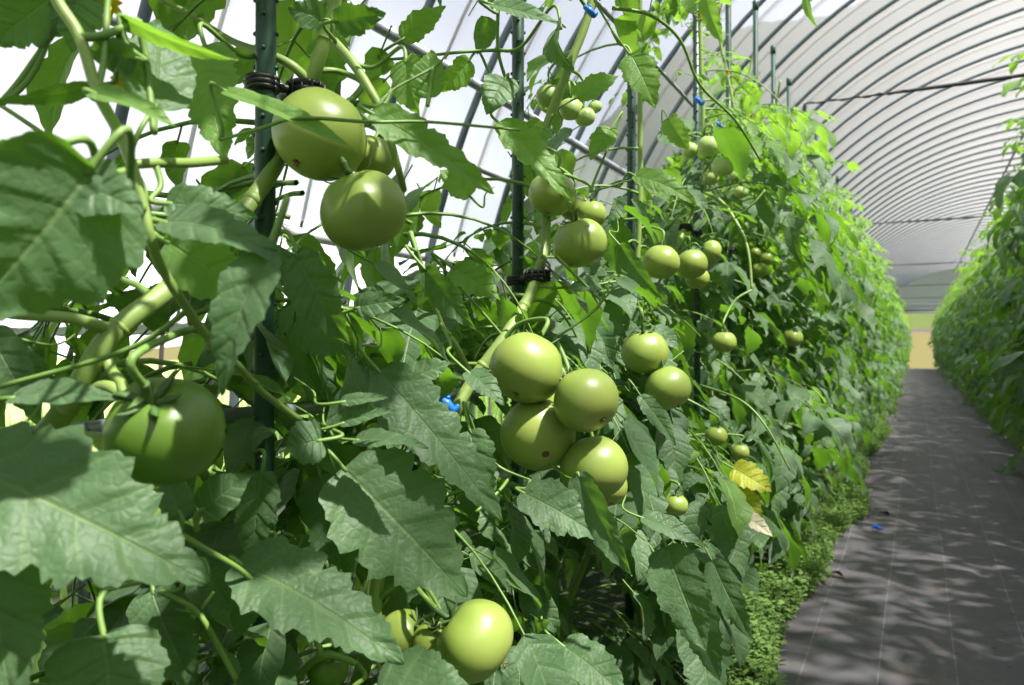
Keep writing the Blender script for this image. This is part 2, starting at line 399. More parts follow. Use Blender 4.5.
# back wall: film gable with a doorway over the path
a = Acc(); DX0, DX1, DZ = -1.0, 1.6, 1.72; V = []; Fc = []
N = 60
xs = [RX - RA * math.cos(math.pi * i / N) for i in range(N + 1)]
for x in xs:
    zt = RS + RB * math.sqrt(max(0, 1 - ((x - RX) / RA) ** 2)); zb = DZ if DX0 < x < DX1 else 0.0
    V += [(x, Y1, zb), (x, Y1, max(zt, zb))]
Fc = [(2 * i, 2 * i + 2, 2 * i + 3, 2 * i + 1) for i in range(N)]
a.add(V, Fc); tag(a.build('wall_back', M['film_end'], None, False), kind='structure')
a = Acc()
for p in ([(DX0, Y1 - .03, 0), (DX0, Y1 - .03, DZ), (DX1, Y1 - .03, DZ), (DX1, Y1 - .03, 0)],):
    for q in range(3): tube(a, [p[q], p[q + 1]], 0.024, 8)
tube(a, [(RX - 2.6, Y1 - .03, 1.95), (RX + 2.6, Y1 - .03, 1.95)], 0.024, 8)
tag(a.build('trim_1', M['alu']), kind='structure')

# hoops
def hoop_mesh(name, rad, grow, sides, ext=True, material=None):
    a = Acc(); pts = [arch(math.pi * i / 56, grow) for i in range(57)]
    if ext: pts = [Vector((pts[0].x, 0, -0.01))] + pts + [Vector((pts[-1].x, 0, -0.01))]
    tube(a, pts, rad, sides); return a.mesh(name, material or M['steel'])
hm = hoop_mesh('greenhouse_hoop', 0.0125, 0, 8)
sm = hoop_mesh('film_strap', 0.0065, 0.03, 4, True, M['strap'])
HS = 0.40; k0 = int((6.24 - Y0) / HS)
y = 6.24 - k0 * HS
while y < Y1 - 0.1:
    o = link('greenhouse_hoop', hm); o.location = (0, y, 0)
    tag(o, 'grey steel hoop arching under the clear film roof', 'greenhouse hoop', 'steel hoops of the tunnel')
    if y > 0.8:
        o = link('film_strap', sm); o.location = (0, y + HS / 2, 0)
        tag(o, 'thin strap over the outside of the film between two hoops', 'strap', 'hold-down straps over the film')
    y += HS

def pipe(name, p0, p1, r, m, label, cat, group=None, sides=8):
    a = Acc(); tube(a, [p0, Vector(p0).lerp(Vector(p1), .5), p1], r, sides); o = a.build(name, m); tag(o, label, cat, group); return o
pipe('ridge_purlin', (1.03, Y0, RS + RB - 0.042), (1.03, Y1 - .06, RS + RB - 0.042), 0.014, M['steel'], 'long steel ridge pipe running under the tops of the hoops', 'pipe')
pu = empty('side_purlin', arch(0.437) + Vector((0.035, Y0, 0)))
a = Acc(); b0 = arch(0.437) + Vector((0.035, 0, 0))
tube(a, [b0 + Vector((0, Y0, 0)), b0 + Vector((0, Y1 - .1, 0))], 0.016, 10); a.build('pipe', M['alu'], pu)
a = Acc()
for yy in (1.52, 4.4, 8.4, 13): tube(a, [b0 + Vector((0, yy, 0)), b0 + Vector((0, yy + 0.07, 0))], 0.026, 12)
a.build('coupling', M['alu'], pu)
tag(pu, 'shiny side pipe with a coupling, high behind the near tomato plants', 'pipe')
b1 = arch(0.345) + Vector((0.035, 0, 0))
pipe('side_rail', b1 + Vector((0, Y0, 0)), b1 + Vector((0, Y1 - .1, 0)), 0.012, M['alu'], 'lower side rail along the left wall below the coupled pipe', 'pipe')
b2 = arch(AL, 0.018) + Vector((-.022, 0, -.03))
pipe('roll_up_tube', b2 + Vector((0, Y0, 0)), b2 + Vector((0, Y1, 0)), 0.019, M['white_pipe'], 'white roll-up tube at the lower hem of the left side film', 'pipe')

# outside
def patch(name, x0, x1, y0, y1, hf, nx, ny, material, kind='structure'):
    a = Acc(); V = [(x0 + (x1 - x0) * i / nx, y0 + (y1 - y0) * j / ny, hf(x0 + (x1 - x0) * i / nx, y0 + (y1 - y0) * j / ny)) for j in range(ny + 1) for i in range(nx + 1)]
    Fc = [(j * (nx + 1) + i, j * (nx + 1) + i + 1, (j + 1) * (nx + 1) + i + 1, (j + 1) * (nx + 1) + i) for j in range(ny) for i in range(nx)]
    a.add(V, Fc); o = a.build(name, material); tag(o, kind=kind); return o
patch('field_left', -45, -1.55, -14, 27.2, lambda x, y: -0.03 + 0.02 * math.sin(x * 3) * math.sin(y * 2), 30, 30, M['grassland'])
patch('field_right', 3.9, 45, -14, 27.2, lambda x, y: -0.03, 10, 10, M['grassland'])
patch('field_back', -45, 45, 27.2, 44, lambda x, y: -0.03 + max(0, y - 28) * 0.088, 20, 24, M['dryfield'])
patch('road', -45, 45, 43.9, 47, lambda x, y: 1.40 + (y - 43.9) * .07, 10, 4, M['road'])
patch('bank', -45, 45, 46.9, 50, lambda x, y: 1.58 + (y - 46.9) * .40 + .06 * math.sin(x * 2.3), 60, 4, M['bankgrass'])
patch('hillside', -160, 160, 49.5, 190, lambda x, y: 1.9 + max(0, (y - 50)) * 0.05 + (1 / (1 + math.exp(-(y - 88 - 0.12 * x) / 10))) * (42 + 5 * math.sin(x * 0.045 + 1.2) + 2 * math.sin(x * .17)) / (1 + math.exp(-(x + 0.50 * y) / 9)) + 0.8 * min(1, (y - 49.5) / 15) * math.sin(x * .9) * math.sin(y * .8), 120, 70, M['forest'])

# path cloth
o = patch('weed_mat', -0.30, 0.62, -1.6, 27.0, lambda x, y: 0.006 + 0.006 * math.sin(x * 11 + y * 1.3) * math.sin(y * 4.1) + 0.004 * math.sin(x * 31 + y * 7), 30, 400, M['mat'], 'thing')
tag(o, 'dark woven weed-control mat with white stitched lines covering the path', 'ground cloth')

# ------------------------------------------------------------------ stakes
DS = [0.67, 1.0975, 1.524, 1.995, 2.36, 2.72, 3.11, 3.5, 3.885]
while DS[-1] < 23.8: DS.append(DS[-1] + 0.405)
SX = -0.5
def zs(D): return (D - 0.23) / 0.887
STAKE_Y = [zs(D) for D in DS]

def stake_mesh(n, nubs=True):
    a = Acc(); tube(a, [(0, 0, -.02), (0, 0, .9), (0, 0, 1.86)], 0.0088, 14)
    if nubs:
        for q in range(4):
            for j in range(62):
                an = math.pi / 2 * q + 0.5; z = 0.03 + j * .029 + (0.0145 if q % 2 else 0); o = Vector((math.cos(an), math.sin(an), 0))
                tube(a, [o * .0075 + Vector((0, 0, z)), o * .0108 + Vector((0, 0, z))], [.0032, .0014], 6)
    return a.mesh('plant_stake', M['stake'])
def cap_mesh():
    a = Acc(); tube(a, [(0, 0, 1.835), (0, 0, 1.865), (0, 0, 1.87)], [.0108, .0108, .006], 12); return a.mesh('cap', M['stake'])
st_near, st_far, cp_me = stake_mesh(1), stake_mesh(1, False), cap_mesh()
STAKE_LABELS = ['thick green stake nearest the camera, behind the highest big tomatoes',
    'second green stake along the left row, black clip above the central tomato cluster',
    'third green stake along the left row, bare against the film behind',
    'fourth green stake along the left row, beside a pale stem and small tomatoes',
    'fifth green stake along the left row, partly hidden by young shoots',
    'sixth green stake along the left row, rising from bright shoots',
    'green stake with its top end bare above the shoots, against the hoops',
    'eighth green stake along the left row, just beyond the tall bare topped one',
    'green stake whose top carries the nearest dark crosswise wire']
stakes = []
for i, yy in enumerate(STAKE_Y):
    s = empty('plant_stake', (SX, yy, 0)); stakes.append(s)
    lean = rng.uniform(-.006, .006) if i > 1 else (0.004 if i == 0 else .002)
    s.rotation_euler = (rng.uniform(-.006, .006), lean, 0)
    for nm, me in (('pole', st_near if i < 4 else st_far), ('cap', cp_me)):
        c = bpy.data.objects.new(nm, me); COL.objects.link(c); c.parent = s
    if i < len(STAKE_LABELS): tag(s, STAKE_LABELS[i], 'stake', 'stakes of the left row')
    else: tag(s, 'green stake far along the left row, buried in foliage', 'stake', 'far stakes of the left row')
RSX = 0.78
for i in range(0, 44):
    yy = 3.2 + i * .52
    if yy > 26: break
    s = empty('plant_stake', (RSX, yy, 0))
    for nm, me in (('pole', st_far), ('cap', cp_me)):
        c = bpy.data.objects.new(nm, me); COL.objects.link(c); c.parent = s
    tag(s, 'green stake inside the leafy right row', 'stake', 'stakes of the right row')

# crosswise wires at stake-top height
for D, lb in ((3.885, 'nearest dark twisted wire crossing under the hoops from row to row'), (7.7, 'second dark twisted wire crossing under the hoops between the rows'), (11.6, 'third dark crosswise wire, farther down the tunnel'), (15.5, 'fourth dark crosswise wire, deep in the tunnel'), (19.4, 'farthest dark crosswise wire before the end wall')):
    yy = zs(D); a = Acc()
    xs_ = [SX + (RSX - SX) * i / 60 for i in range(61)]
    tube(a, [(x, yy, 1.872 - 0.004 * math.sin(math.pi * i / 60)) for i, x in enumerate(xs_)], [0.003, .004, .009, .010, .007, .003], 8)
    tube(a, [(x, yy + .008 * math.cos(i * 1.3), 1.872 + .008 * math.sin(i * 1.3) - 0.004 * math.sin(math.pi * i / 60)) for i, x in enumerate(xs_)], 0.0025, 6)
    tag(a.build('cross_wire', M['wire']), lb, 'wire', 'crosswise wires')

# rail and training pipe along the row
a = Acc(); pts = [Vector((SX - .035, -.6 + i * .25, 0.60)) for i in range(108)]
tube(a, pts, 0.0065, 8); tag(a.build('support_rail', M['alu']), 'grey metal rail tied low along the left row behind the stakes', 'rail')
a = Acc(); tube(a, [(SX - .03, -.6, 1.305), (SX - .03, 12, 1.305), (SX - .03, 25.5, 1.305)], 0.0045, 8)
tag(a.build('training_pipe', M['alu']), 'thin pale training pipe at chest height along the left row', 'pipe')

# ------------------------------------------------------------------ hero data (photo positions, metres deep)
# tomatoes: u, v, radius px, depth, axis (right, up, toward camera) of the stalk end, plant, material, ribs
TOM = [
 (320, 135, 47, .655, (.45, .75, -.45), 0, 'tomato', 5), (363, 211, 43.5, .64, (-.35, .9, .1), 0, 'tomato', 6), (372, 158, 23, .70, (0, .8, -.5), 0, 'tomato', 5),
 (165, 430, 57, .47, (.0, .72, .70), 0, 'tomato_dark', 4), (88, 478, 51, .53, (.2, .8, -.5), 0, 'tomato', 4), (98, 540, 43, .56, (.3, .9, -.3), 0, 'tomato', 4), (140, 512, 26, .60, (0, .9, -.3), 0, 'tomato', 4),
 (527, 368, 37, .86, (.35, .75, -.55), 1, 'tomato', 5), (586, 400, 33.5, .835, (-.5, .6, -.6), 1, 'tomato', 4), (538, 434, 37.5, .88, (-.2, .5, -.85), 1, 'tomato', 5), (594, 468, 34, .86, (-.2, .8, -.5), 1, 'tomato', 5),
 (606, 486, 22, .93, (-.2, .8, -.5), 1, 'tomato', 5), (556, 408, 17, .93, (0, .8, -.5), 1, 'tomato', 5),
 (475, 640, 42, .72, (-.75, .55, -.1), 1, 'tomato', 5), (404, 634, 25, .76, (.7, .6, .2), 1, 'tomato', 5), (432, 640, 20, .745, (.2, .8, .2), 1, 'tomato', 4), (328, 668, 21, .70, (.3, .9, .2), 1, 'tomato_dark', 4),
 (552, 194, 23.5, 1.06, (.2, .9, -.2), 1, 'tomato', 5), (580, 243, 27, 1.02, (-.3, .9, .1), 1, 'tomato', 5), (591, 214, 15, 1.08, (0, .9, 0), 1, 'tomato', 5), (574, 207, 15, 1.10, (0, .9, 0), 1, 'tomato', 5),
 (549, 96, 13, 1.12, (0, .9, .2), 1, 'tomato_pale', 5), (571, 109, 12.5, 1.10, (-.1, .9, .2), 1, 'tomato_pale', 5), (585, 117, 10.5, 1.10, (-.2, .9, .2), 1, 'tomato_pale', 5), (595, 107, 7, 1.12, (-.4, .9, .2), 1, 'tomato_pale', 5),
 (645, 352, 24, 1.22, (-.1, .9, .1), 2, 'tomato', 5), (668, 388, 23.5, 1.20, (-.4, .8, -.3), 2, 'tomato', 5),
 (661, 262, 18.5, 1.45, (.1, .9, -.2), 2, 'tomato', 5), (692, 264, 16, 1.5, (-.1, .9, -.2), 3, 'tomato', 5), (711, 251, 11, 1.62, (-.9, .3, 0), 3, 'tomato', 5), (697, 278, 12, 1.56, (0, .9, 0), 3, 'tomato', 5),
 (709, 146, 11.5, 1.80, (.1, .9, .2), 3, 'tomato_pale', 5), (723, 166, 11.5, 1.78, (-.1, .9, .2), 3, 'tomato_pale', 5), (690, 150, 8.5, 1.85, (.2, .9, 0), 3, 'tomato_pale', 5), (711, 178, 8, 1.85, (.2, .9, 0), 3, 'tomato_pale', 5),
 (724, 342, 12, 1.62, (0, .9, 0), 3, 'tomato', 5), (766, 259, 7.5, 2.4, (0, .9, 0), 5, 'tomato', 5), (759, 270, 8.5, 2.35, (0, .9, 0), 5, 'tomato', 5), (755, 253, 6, 2.4, (0, .9, 0), 5, 'tomato', 5),
 (793, 338, 10, 2.6, (0, .9, 0), 6, 'tomato', 5), (741, 192, 7, 2.2, (0, .9, 0), 4, 'tomato_pale', 5), (734, 176, 6.5, 2.25, (0, .9, 0), 4, 'tomato_pale', 5),
 (740, 452, 9, 1.55, (0, .9, 0), 3, 'tomato', 5), (716, 436, 11, 1.45, (0, .9, 0), 3, 'tomato', 5), (676, 505, 12, 1.15, (0, .9, 0), 2, 'tomato', 5), (784, 312, 6, 2.6, (0, .9, 0), 6, 'tomato', 5)]

# leaves: base u,v / tip u,v / width px / depth base, tip / roll / bend / material / plant / lobe depth / lobes / fold
LV = [
 (92, 168, -34, 318, 165, .36, .34, -15, .35, 'leaf', -1, .20, 4, .25),
 (60, 178, 146, 214, 62, .37, .36, -25, .5, 'leaf', -1, .22, 4, .3),
 (30, 160, -40, 190, 60, .36, .35, -15, .4, 'leaf', -1, .2, 4, .3),
 (-40, 462, 208, 583, 132, .40, .42, -12, .35, 'leaf', -1, .36, 6, .3),
 (-12, 525, 14, 720, 92, .42, .40, 10, .4, 'leaf', -1, .25, 5, .3),
 (104, 634, 112, 728, 104, .46, .44, -10, .5, 'leaf', 0, .16, 5, .25),
 (238, 563, 404, 664, 84, .56, .54, -30, .45, 'leaf', 0, .38, 6, .35),
 (343, 468, 466, 597, 106, .64, .64, -12, .35, 'leaf', 1, .34, 5, .25),
 (378, 370, 503, 522, 60, .66, .65, -18, .30, 'leaf', 1, .38, 6, .3),
 (296, 253, 350, 345, 52, .60, .60, 25, .5, 'leaf', 0, .28, 5, .4),
 (356, 308, 406, 300, 26, .60, .59, -20, .5, 'leaf', 0, .2, 4, .3),
 (164, 222, 290, 266, 46, .44, .42, -38, .9, 'leaf', 0, .25, 5, .3),
 (270, 246, 222, 396, 54, .425, .42, 25, .9, 'leaf', 0, .28, 5, .5),
 (166, 240, 270, 306, 62, .47, .46, 10, .5, 'leaf_young', 0, .2, 5, .3),
 (402, 40, 446, 6, 26, .80, .80, -20, .5, 'leaf_young', 1, .25, 4, .3),
 (470, 60, 440, 92, 26, .84, .84, -20, .5, 'leaf_young', 1, .25, 4, .3),
 (612, 128, 590, 160, 24, .98, .97, 20, .5, 'leaf_young', 2, .25, 4, .3),
 (668, 118, 690, 150, 22, 1.3, 1.28, 20, .5, 'leaf_young', 3, .25, 4, .3),
 (545, 128, 528, 160, 24, 1.0, .98, 20, .5, 'leaf_young', 1, .25, 4, .3),
 (470, 196, 440, 170, 30, .84, .84, 30, .5, 'leaf_young', 1, .25, 4, .3),
 (452, 268, 500, 300, 34, .90, .88, -25, .5, 'leaf_young', 1, .3, 5, .3),
 (154, 110, 160, 22, 68, .47, .50, 8, .4, 'leaf', -1, .12, 4, .25),
 (136, 58, 88, 48, 34, .46, .46, -25, .6, 'leaf', -1, .12, 4, .3),
 (122, 17, 238, 60, 24, .46, .48, 45, .5, 'leaf_young', -1, .2, 5, .4),
 (90, 92, 176, 127, 32, .43, .43, -50, .5, 'leaf_young', -1, .2, 5, .4),
 (166, 203, 258, 218, 40, .47, .48, -25, .5, 'leaf', 0, .25, 5, .3),
 (222, 90, 358, 152, 27, .56, .55, -55, .3, 'leaf_young', 0, .15, 5, .4),
 (370, 112, 494, 194, 42, .58, .60, -40, .3, 'leaf_young', 0, .35, 6, .35),
 (428, 98, 431, 50, 34, .62, .63, -15, .3, 'leaf_young', 0, .15, 4, .3),
 (334, 22, 386, 13, 30, .64, .64, 10, .4, 'leaf', 0, .25, 4, .3),
 (325, 20, 288, 8, 28, .66, .66, 10, .4, 'leaf', 0, .25, 4, .3),
 (405, 60, 420, 115, 40, .66, .65, 30, .6, 'leaf_young', 0, .2, 4, .3),
 (490, 4, 566, 28, 22, .78, .76, -50, .3, 'leaf', 1, .2, 5, .4),
 (560, 26, 574, 70, 34, .76, .74, 50, 1.7, 'leaf', 1, .2, 5, .4),
 (499, 122, 572, 202, 34, .84, .82, -35, .35, 'leaf_young', 1, .35, 5, .35),
 (631, 54, 656, 108, 34, .95, .93, -10, .4, 'leaf_young', 2, .3, 5, .3),
 (577, 98, 618, 76, 24, .92, .93, -30, .6, 'leaf_young', 1, .25, 4, .3),
 (634, 176, 697, 206, 24, .95, .93, -40, .9, 'leaf_young', 2, .3, 5, .35),
 (506, 78, 486, 114, 34, .82, .80, 10, .6, 'leaf', 1, .2, 4, .3),
 (578, 474, 632, 576, 38, .80, .76, 30, .35, 'leaf', 1, .22, 5, .4),
 (522, 492, 604, 540, 48, .80, .78, -25, .4, 'leaf', 1, .35, 5, .35),
 (666, 546, 706, 650, 52, .92, .88, 15, .35, 'leaf', 2, .2, 5, .4),
 (641, 517, 708, 548, 24, .92, .90, -35, .4, 'leaf', 2, .2, 5, .4),
 (470, 430, 490, 512, 40, .75, .73, 15, .4, 'leaf', 1, .28, 5, .3),
 (562, 645, 628, 700, 46, .80, .76, -25, .5, 'leaf', 1, .2, 5, .3),
 (522, 646, 520, 706, 36, .80, .77, 15, .5, 'leaf', 1, .2, 5, .35),
 (733, 468, 772, 492, 28, 1.28, 1.25, -20, .4, 'leaf_yellow', 3, .3, 5, .3),
 (738, 490, 762, 518, 22, 1.28, 1.25, -10, .4, 'leaf_yellow', 3, .3, 5, .3),
 (740, 514, 773, 537, 17, 1.22, 1.19, -30, .6, 'leaf_dry', 3, .2, 5, .4),
 (322, 440, 286, 448, 44, .58, .57, 15, .5, 'leaf', 0, .15, 4, .25),
 (200, 512, 252, 474, 40, .52, .53, -20, .5, 'leaf', 0, .12, 4, .25),
 (180, 516, 166, 478, 36, .52, .53, 20, .5, 'leaf', 0, .12, 4, .25),
 (341, 402, 389, 398, 14, .60, .60, -35, .5, 'leaf', 0, .15, 4, .3),
 (340, 424, 396, 410, 15, .60, .60, -35, .5, 'leaf', 0, .15, 4, .3),
 (355, 440, 428, 448, 26, .62, .60, -45, .5, 'leaf', 0, .2, 4, .3),
 (292, 300, 346, 352, 62, .66, .64, 30, .4, 'leaf', 0, .3, 6, .3),
 (424, 268, 476, 330, 30, .72, .70, 25, .3, 'leaf', 1, .35, 5, .35),
 (400, 385, 452, 362, 30, .74, .74, -25, .5, 'leaf', 1, .3, 5, .3),
 (468, 372, 504, 406, 26, .76, .74, -30, .6, 'leaf', 1, .2, 4, .3),
 (376, 690, 474, 694, 76, .62, .60, -20, .5, 'leaf', 1, .18, 5, .3),
 (262, 470, 254, 566, 44, .62, .62, 20, .4, 'leaf', 0, .25, 5, .3),
 (320, 474, 352, 578, 58, .70, .68, 20, .4, 'leaf', 0, .25, 5, .3),
 (60, -8, -10, 46, 56, .50, .50, 10, .5, 'leaf', -1, .25, 5, .3),
 (78, -12, 72, 52, 46, .50, .50, -10, .5, 'leaf', -1, .25, 5, .3),
 (94, 84, -6, 100, 24, .46, .44, -45, .5, 'leaf', -1, .2, 5, .3),
 (205, 45, 226, 160, 60, .62, .60, 20, .5, 'leaf_young', 0, .3, 6, .3),
 (10, 398, 128, 402, 34, .46, .45, -42, .6, 'leaf', -1, .2, 5, .3),
 (-10, 330, 40, 420, 46, .50, .50, 20, .4, 'leaf', -1, .2, 5, .3),
 (4, 348, 64, 398, 30, .52, .52, -10, .4, 'leaf', -1, .2, 5, .3),
 (266, 560, 236, 640, 40, .60, .58, 20, .5, 'leaf', 0, .25, 5, .3),
 (208, 572, 232, 612, 32, .58, .57, 20, .5, 'leaf', 0, .15, 4, .3),
 (152, 590, 196, 690, 60, .60, .58, 20, .5, 'leaf', 0, .25, 5, .3),
 (620, 245, 664, 300, 20, 1.0, .97, 30, .6, 'leaf', 2, .3, 5, .3),
 (600, 284, 568, 290, 20, 1.0, .97, 30, .6, 'leaf', 1, .2, 4, .3),
 (690, 585, 720, 680, 40, 1.0, .97, 20, .5, 'leaf', 2, .25, 5, .3),
 (640, 395, 676, 446, 18, 1.1, 1.08, -20, .5, 'leaf', 2, .25, 5, .3),
 (712, 560, 752, 640, 30, 1.12, 1.08, 15, .5, 'leaf', 3, .25, 5, .3),
 (790, 226, 804, 268, 13, 2.0, 1.98, 20, 1.0, 'leaf', 4, .2, 5, .4),
 (752, 178, 802, 192, 14, 2.0, 1.98, -30, .8, 'leaf', 4, .2, 5, .4),
 (706, -4, 724, 44, 20, 1.4, 1.38, 30, .6, 'leaf_young', 3, .3, 5, .3),
 (806, -8, 818, 28, 9, 2.1, 2.08, 30, 1.2, 'leaf_young', 4, .2, 4, .4),
]
# leaflet gaps where the bright film shows through, u, v, ru, rv
GAPS = [(25, 66, 45, 30), (60, 122, 62, 28), (105, 105, 30, 22), (185, 120, 25, 18), (425, 18, 60, 28), (405, 145, 40, 30), (465, 108, 34, 50), (300, 212, 34, 36), (290, 195, 22, 40),
        (490, 175, 24, 24), (600, 150, 46, 40), (645, 130, 20, 45), (560, 35, 30, 24), (604, 55, 22, 30), (675, 70, 20, 40), (455, 195, 20, 15), (105, 8, 26, 14), (305, 5, 22, 10), (240, 10, 20, 12),
        (600, 600, 26, 22), (580, 580, 20, 20), (62, 572, 22, 26), (610, 10, 30, 16), (778, 50, 22, 50), (800, 40, 26, 40), (825, 60, 30, 50), (510, 40, 14, 40), (40, 300, 14, 14), (42, 415, 10, 20), (146, 330, 10, 15)]
KEEP = []
for (u, v, r, D, *_rest) in TOM: KEEP.append((u, v, r + 5, D + .02))
for L_ in LV:
    bu, bv, tu, tv, w, D0, D1 = L_[:7]; n_ = max(2, int(math.hypot(tu - bu, tv - bv) / (w * .45)) + 1)
    for i in range(n_):
        f = (i + .4) / n_; KEEP.append((bu + (tu - bu) * f, bv + (tv - bv) * f, w * (.42 if f < .75 else .25), D0 + (D1 - D0) * f + .02))
KEEP += [(572, 325, 34, .97), (560, 345, 20, .97), (95, 350, 30, .5), (60, 410, 25, .5), (140, 305, 22, .5), (160, 290, 20, .5), (520, 310, 12, .93), (375, 600, 14, .72), (535, 279, 12, .98), (448, 402, 8, .8), (270, 412, 12, .62), (300, 410, 12, .62), (240, 414, 12, .62),
         (265, 120, 14, .68), (263, 200, 14, .68), (268, 40, 14, .68), (262, 260, 12, .6), (320, 70, 16, .66), (330, 20, 16, .66), (700, 150, 8, 1.8), (698, 90, 8, 1.85), (518, 200, 10, 1.05), (517, 250, 10, 1.05), (628, 120, 7, 1.5), (628, 60, 7, 1.5), (628, 180, 7, 1.5)]

def blocked(pts, r2):
    for p in pts:
        q = proj(p)
        if q is None: return True
        u, v, D = q
        if -80 < u < 1100 and -80 < v < 770:
            if D < (.50 if u < 240 else .60): return True
            if u > 690 and v < 420 and D < 1.7: return True
            if u > 762 and v < 105 and D < 3.7: return True
            if u > 724 and v < 40 and D < 3.7 and r2.random() < .6: return True
            if u > 600 and v >= 420 and D < .95: return True
            if u < 760:
                for (a, b, r, K) in KEEP:
                    if D < K and (u - a) ** 2 + (v - b) ** 2 < r * r: return True
                for (a, b, ru, rv) in GAPS:
                    if ((u - a) / (ru + 8)) ** 2 + ((v - b) / (rv + 8)) ** 2 < 1 and r2.random() < .6 and (D < 2.6): return True
        elif math.hypot(p[0], p[1]) < .25: return True
    return False

SUN = Vector((math.cos(R(60)) * math.cos(R(-12)), math.cos(R(60)) * math.sin(R(-12)), math.sin(R(60))))
LIT = [(P(t[0], t[1], t[3]), t[2] * t[3] / F * .9) for t in TOM[:32]]
for L_ in LV[:60]:
    for f in (.3, .65): LIT.append((P(L_[0] + (L_[2] - L_[0]) * f, L_[1] + (L_[3] - L_[1]) * f, L_[5] + (L_[6] - L_[5]) * f), L_[4] * L_[5] / F * .36))
def shades(p, r2):
    for c, r in LIT:
        w = Vector(p) - c; a = w.dot(SUN)
        if a > .015 and (w - SUN * a).length < r + .012 and r2.random() < .8: return True
    return False
# ------------------------------------------------------------------ foliage generator
def compound(acc, base, out, length, r2, lod, young, check=False, stalk=1, scale=1.0, up=0.35):
    """one tomato leaf: arching stalk, pairs of lobed leaflets and a terminal one"""
    n, m = lod
    d = Vector(out); d.z = up; d.normalize()
    grav = r2.uniform(.9, 1.7) / 8; pts = [Vector(base)]; dirs = [d.copy()]
    step = length / 9
    side_w = r2.uniform(-.05, .05)
    for i in range(9):
        d = (d + Vector((0, 0, -grav)) + Vector((-d.y, d.x, 0)) * side_w).normalized(); pts.append(pts[-1] + d * step); dirs.append(d.copy())
    if check:
        for p_ in pts:
            q_ = proj(p_)
            if q_ and any(q_[2] < t[3] and (q_[0] - t[0]) ** 2 + (q_[1] - t[1]) ** 2 < (t[2] + 2) ** 2 for t in TOM): return
            if q_ and q_[2] < .5 and -60 < q_[0] < 1080 and -60 < q_[1] < 745: return
    tint = min(1, max(0, r2.gauss(.45, .25)))
    mi = 1 if young else 0
    placed = 0
    plan = [(3.2, .62), (4.6, .30), (5.8, .85), (7.0, .34), (8.0, .95)] if lod[0] > 5 else [(3.4, .65), (5.6, .85), (7.6, .95)]
    base_L = length * .36 * scale
    def pl(i):
        k = min(int(i), 8); f = i - k; return pts[k].lerp(pts[k + 1], f), dirs[k]
    for idx, sz in plan:
        p, dd = pl(idx)
        for sg in (-1, 1):
            if r2.random() < .06: continue
            side = dd.cross(Vector((0, 0, 1)));
            if side.length < .05: side = Vector((1, 0, 0))
            side = side.normalized() * sg; nrm = side.cross(dd) * sg
            if nrm.z < 0 and abs(nrm.z) > .3: nrm = -nrm
            dr = (side * .9 + dd * .55 + Vector((0, 0, -.28)) + Vector((r2.gauss(0, .14), r2.gauss(0, .14), r2.gauss(0, .14)))).normalized()
            nn = nrm + Vector((r2.gauss(0, .25), r2.gauss(0, .25), r2.gauss(0, .2))) + Vector((0, 0, .35))
            L = base_L * sz * r2.uniform(.8, 1.15); pp = p + dr * (.012 + .02 * sz)
            if check and ((pp.z < .30 and (pp + dr * L).x > -.30) or shades(pp + dr * L * .5, r2)): continue
            if check and blocked([pp, pp + dr * L * .5, pp + dr * L * .95, pp + dr * L * .5 + dr.cross(nn).normalized() * L * .22, pp + dr * L * .5 - dr.cross(nn).normalized() * L * .22], r2): continue
            leaflet(acc, pp, dr, nn, L, L * r2.uniform(.25, .34), n, m, r2.uniform(.2, 1.1), r2.uniform(.15, .6), r2.choice((3, 4, 5, 5)), r2.uniform(.18, .42) if sz > .4 else .1, .12, min(1, max(0, tint + r2.gauss(0, .08))), mi, r2.random(), twist=r2.gauss(0, .3))
            if stalk and sz > .4: tube(acc, [p, pp + dr * .004], .0011, 3, 2, close=False)
            placed += 1
    p = pts[-1]; dd = dirs[-1]; nn = dd.cross(Vector((0, 0, 1))).cross(dd) * 1.0
    if nn.length < .05: nn = Vector(out)
    nn = nn.normalized() + Vector((r2.gauss(0, .2), r2.gauss(0, .2), .1)); L = base_L * r2.uniform(1.0, 1.25)
    if not (check and blocked([p, p + dd * L * .5, p + dd * L * .95], r2)):
        leaflet(acc, p, dd, nn, L, L * .31, n, m, r2.uniform(.2, .9), r2.uniform(.15, .5), 5, .35, .12, tint, mi, r2.random()); placed += 1
    if placed >= (6 if check else 0): 
        rad = [.0026 * scale + .0004, .0017, .0009]
        tube(acc, pts if lod[0] > 5 else pts[::3], rad, 5 if lod[0] > 5 else 3, 2, close=False)

def plant_foliage(stem, r2, lod, nleaf, check=False, ztop=1.72, side=1, dens_low=1.0, len0=.30):
    """stem: function height -> Vector"""
    acc = Acc(); az = r2.uniform(0, 6.28)
    for i in range(nleaf):
        f = (i + r2.random()) / nleaf; z = .17 + (ztop - .17) * f
        az += 2.4 + r2.gauss(0, .3)
        o = Vector((math.cos(az) * 1.0, math.sin(az) * .95, 0)).normalized()
        young = z > ztop - .45 or r2.random() < .07
        ln = len0 * r2.uniform(.8, 1.15) * (1.0 if z < ztop - .3 else max(.45, (ztop - z) / .3 * .5 + .45))
        if z < .36: ln *= .62
        up = r2.uniform(.1, .6) if z < ztop - .3 else r2.uniform(.5, 1.4)
        compound(acc, stem(z), o, ln, r2, lod, young, check, 1 if lod[0] > 5 else 0, 1.0 if not young else .72, up)
    return acc

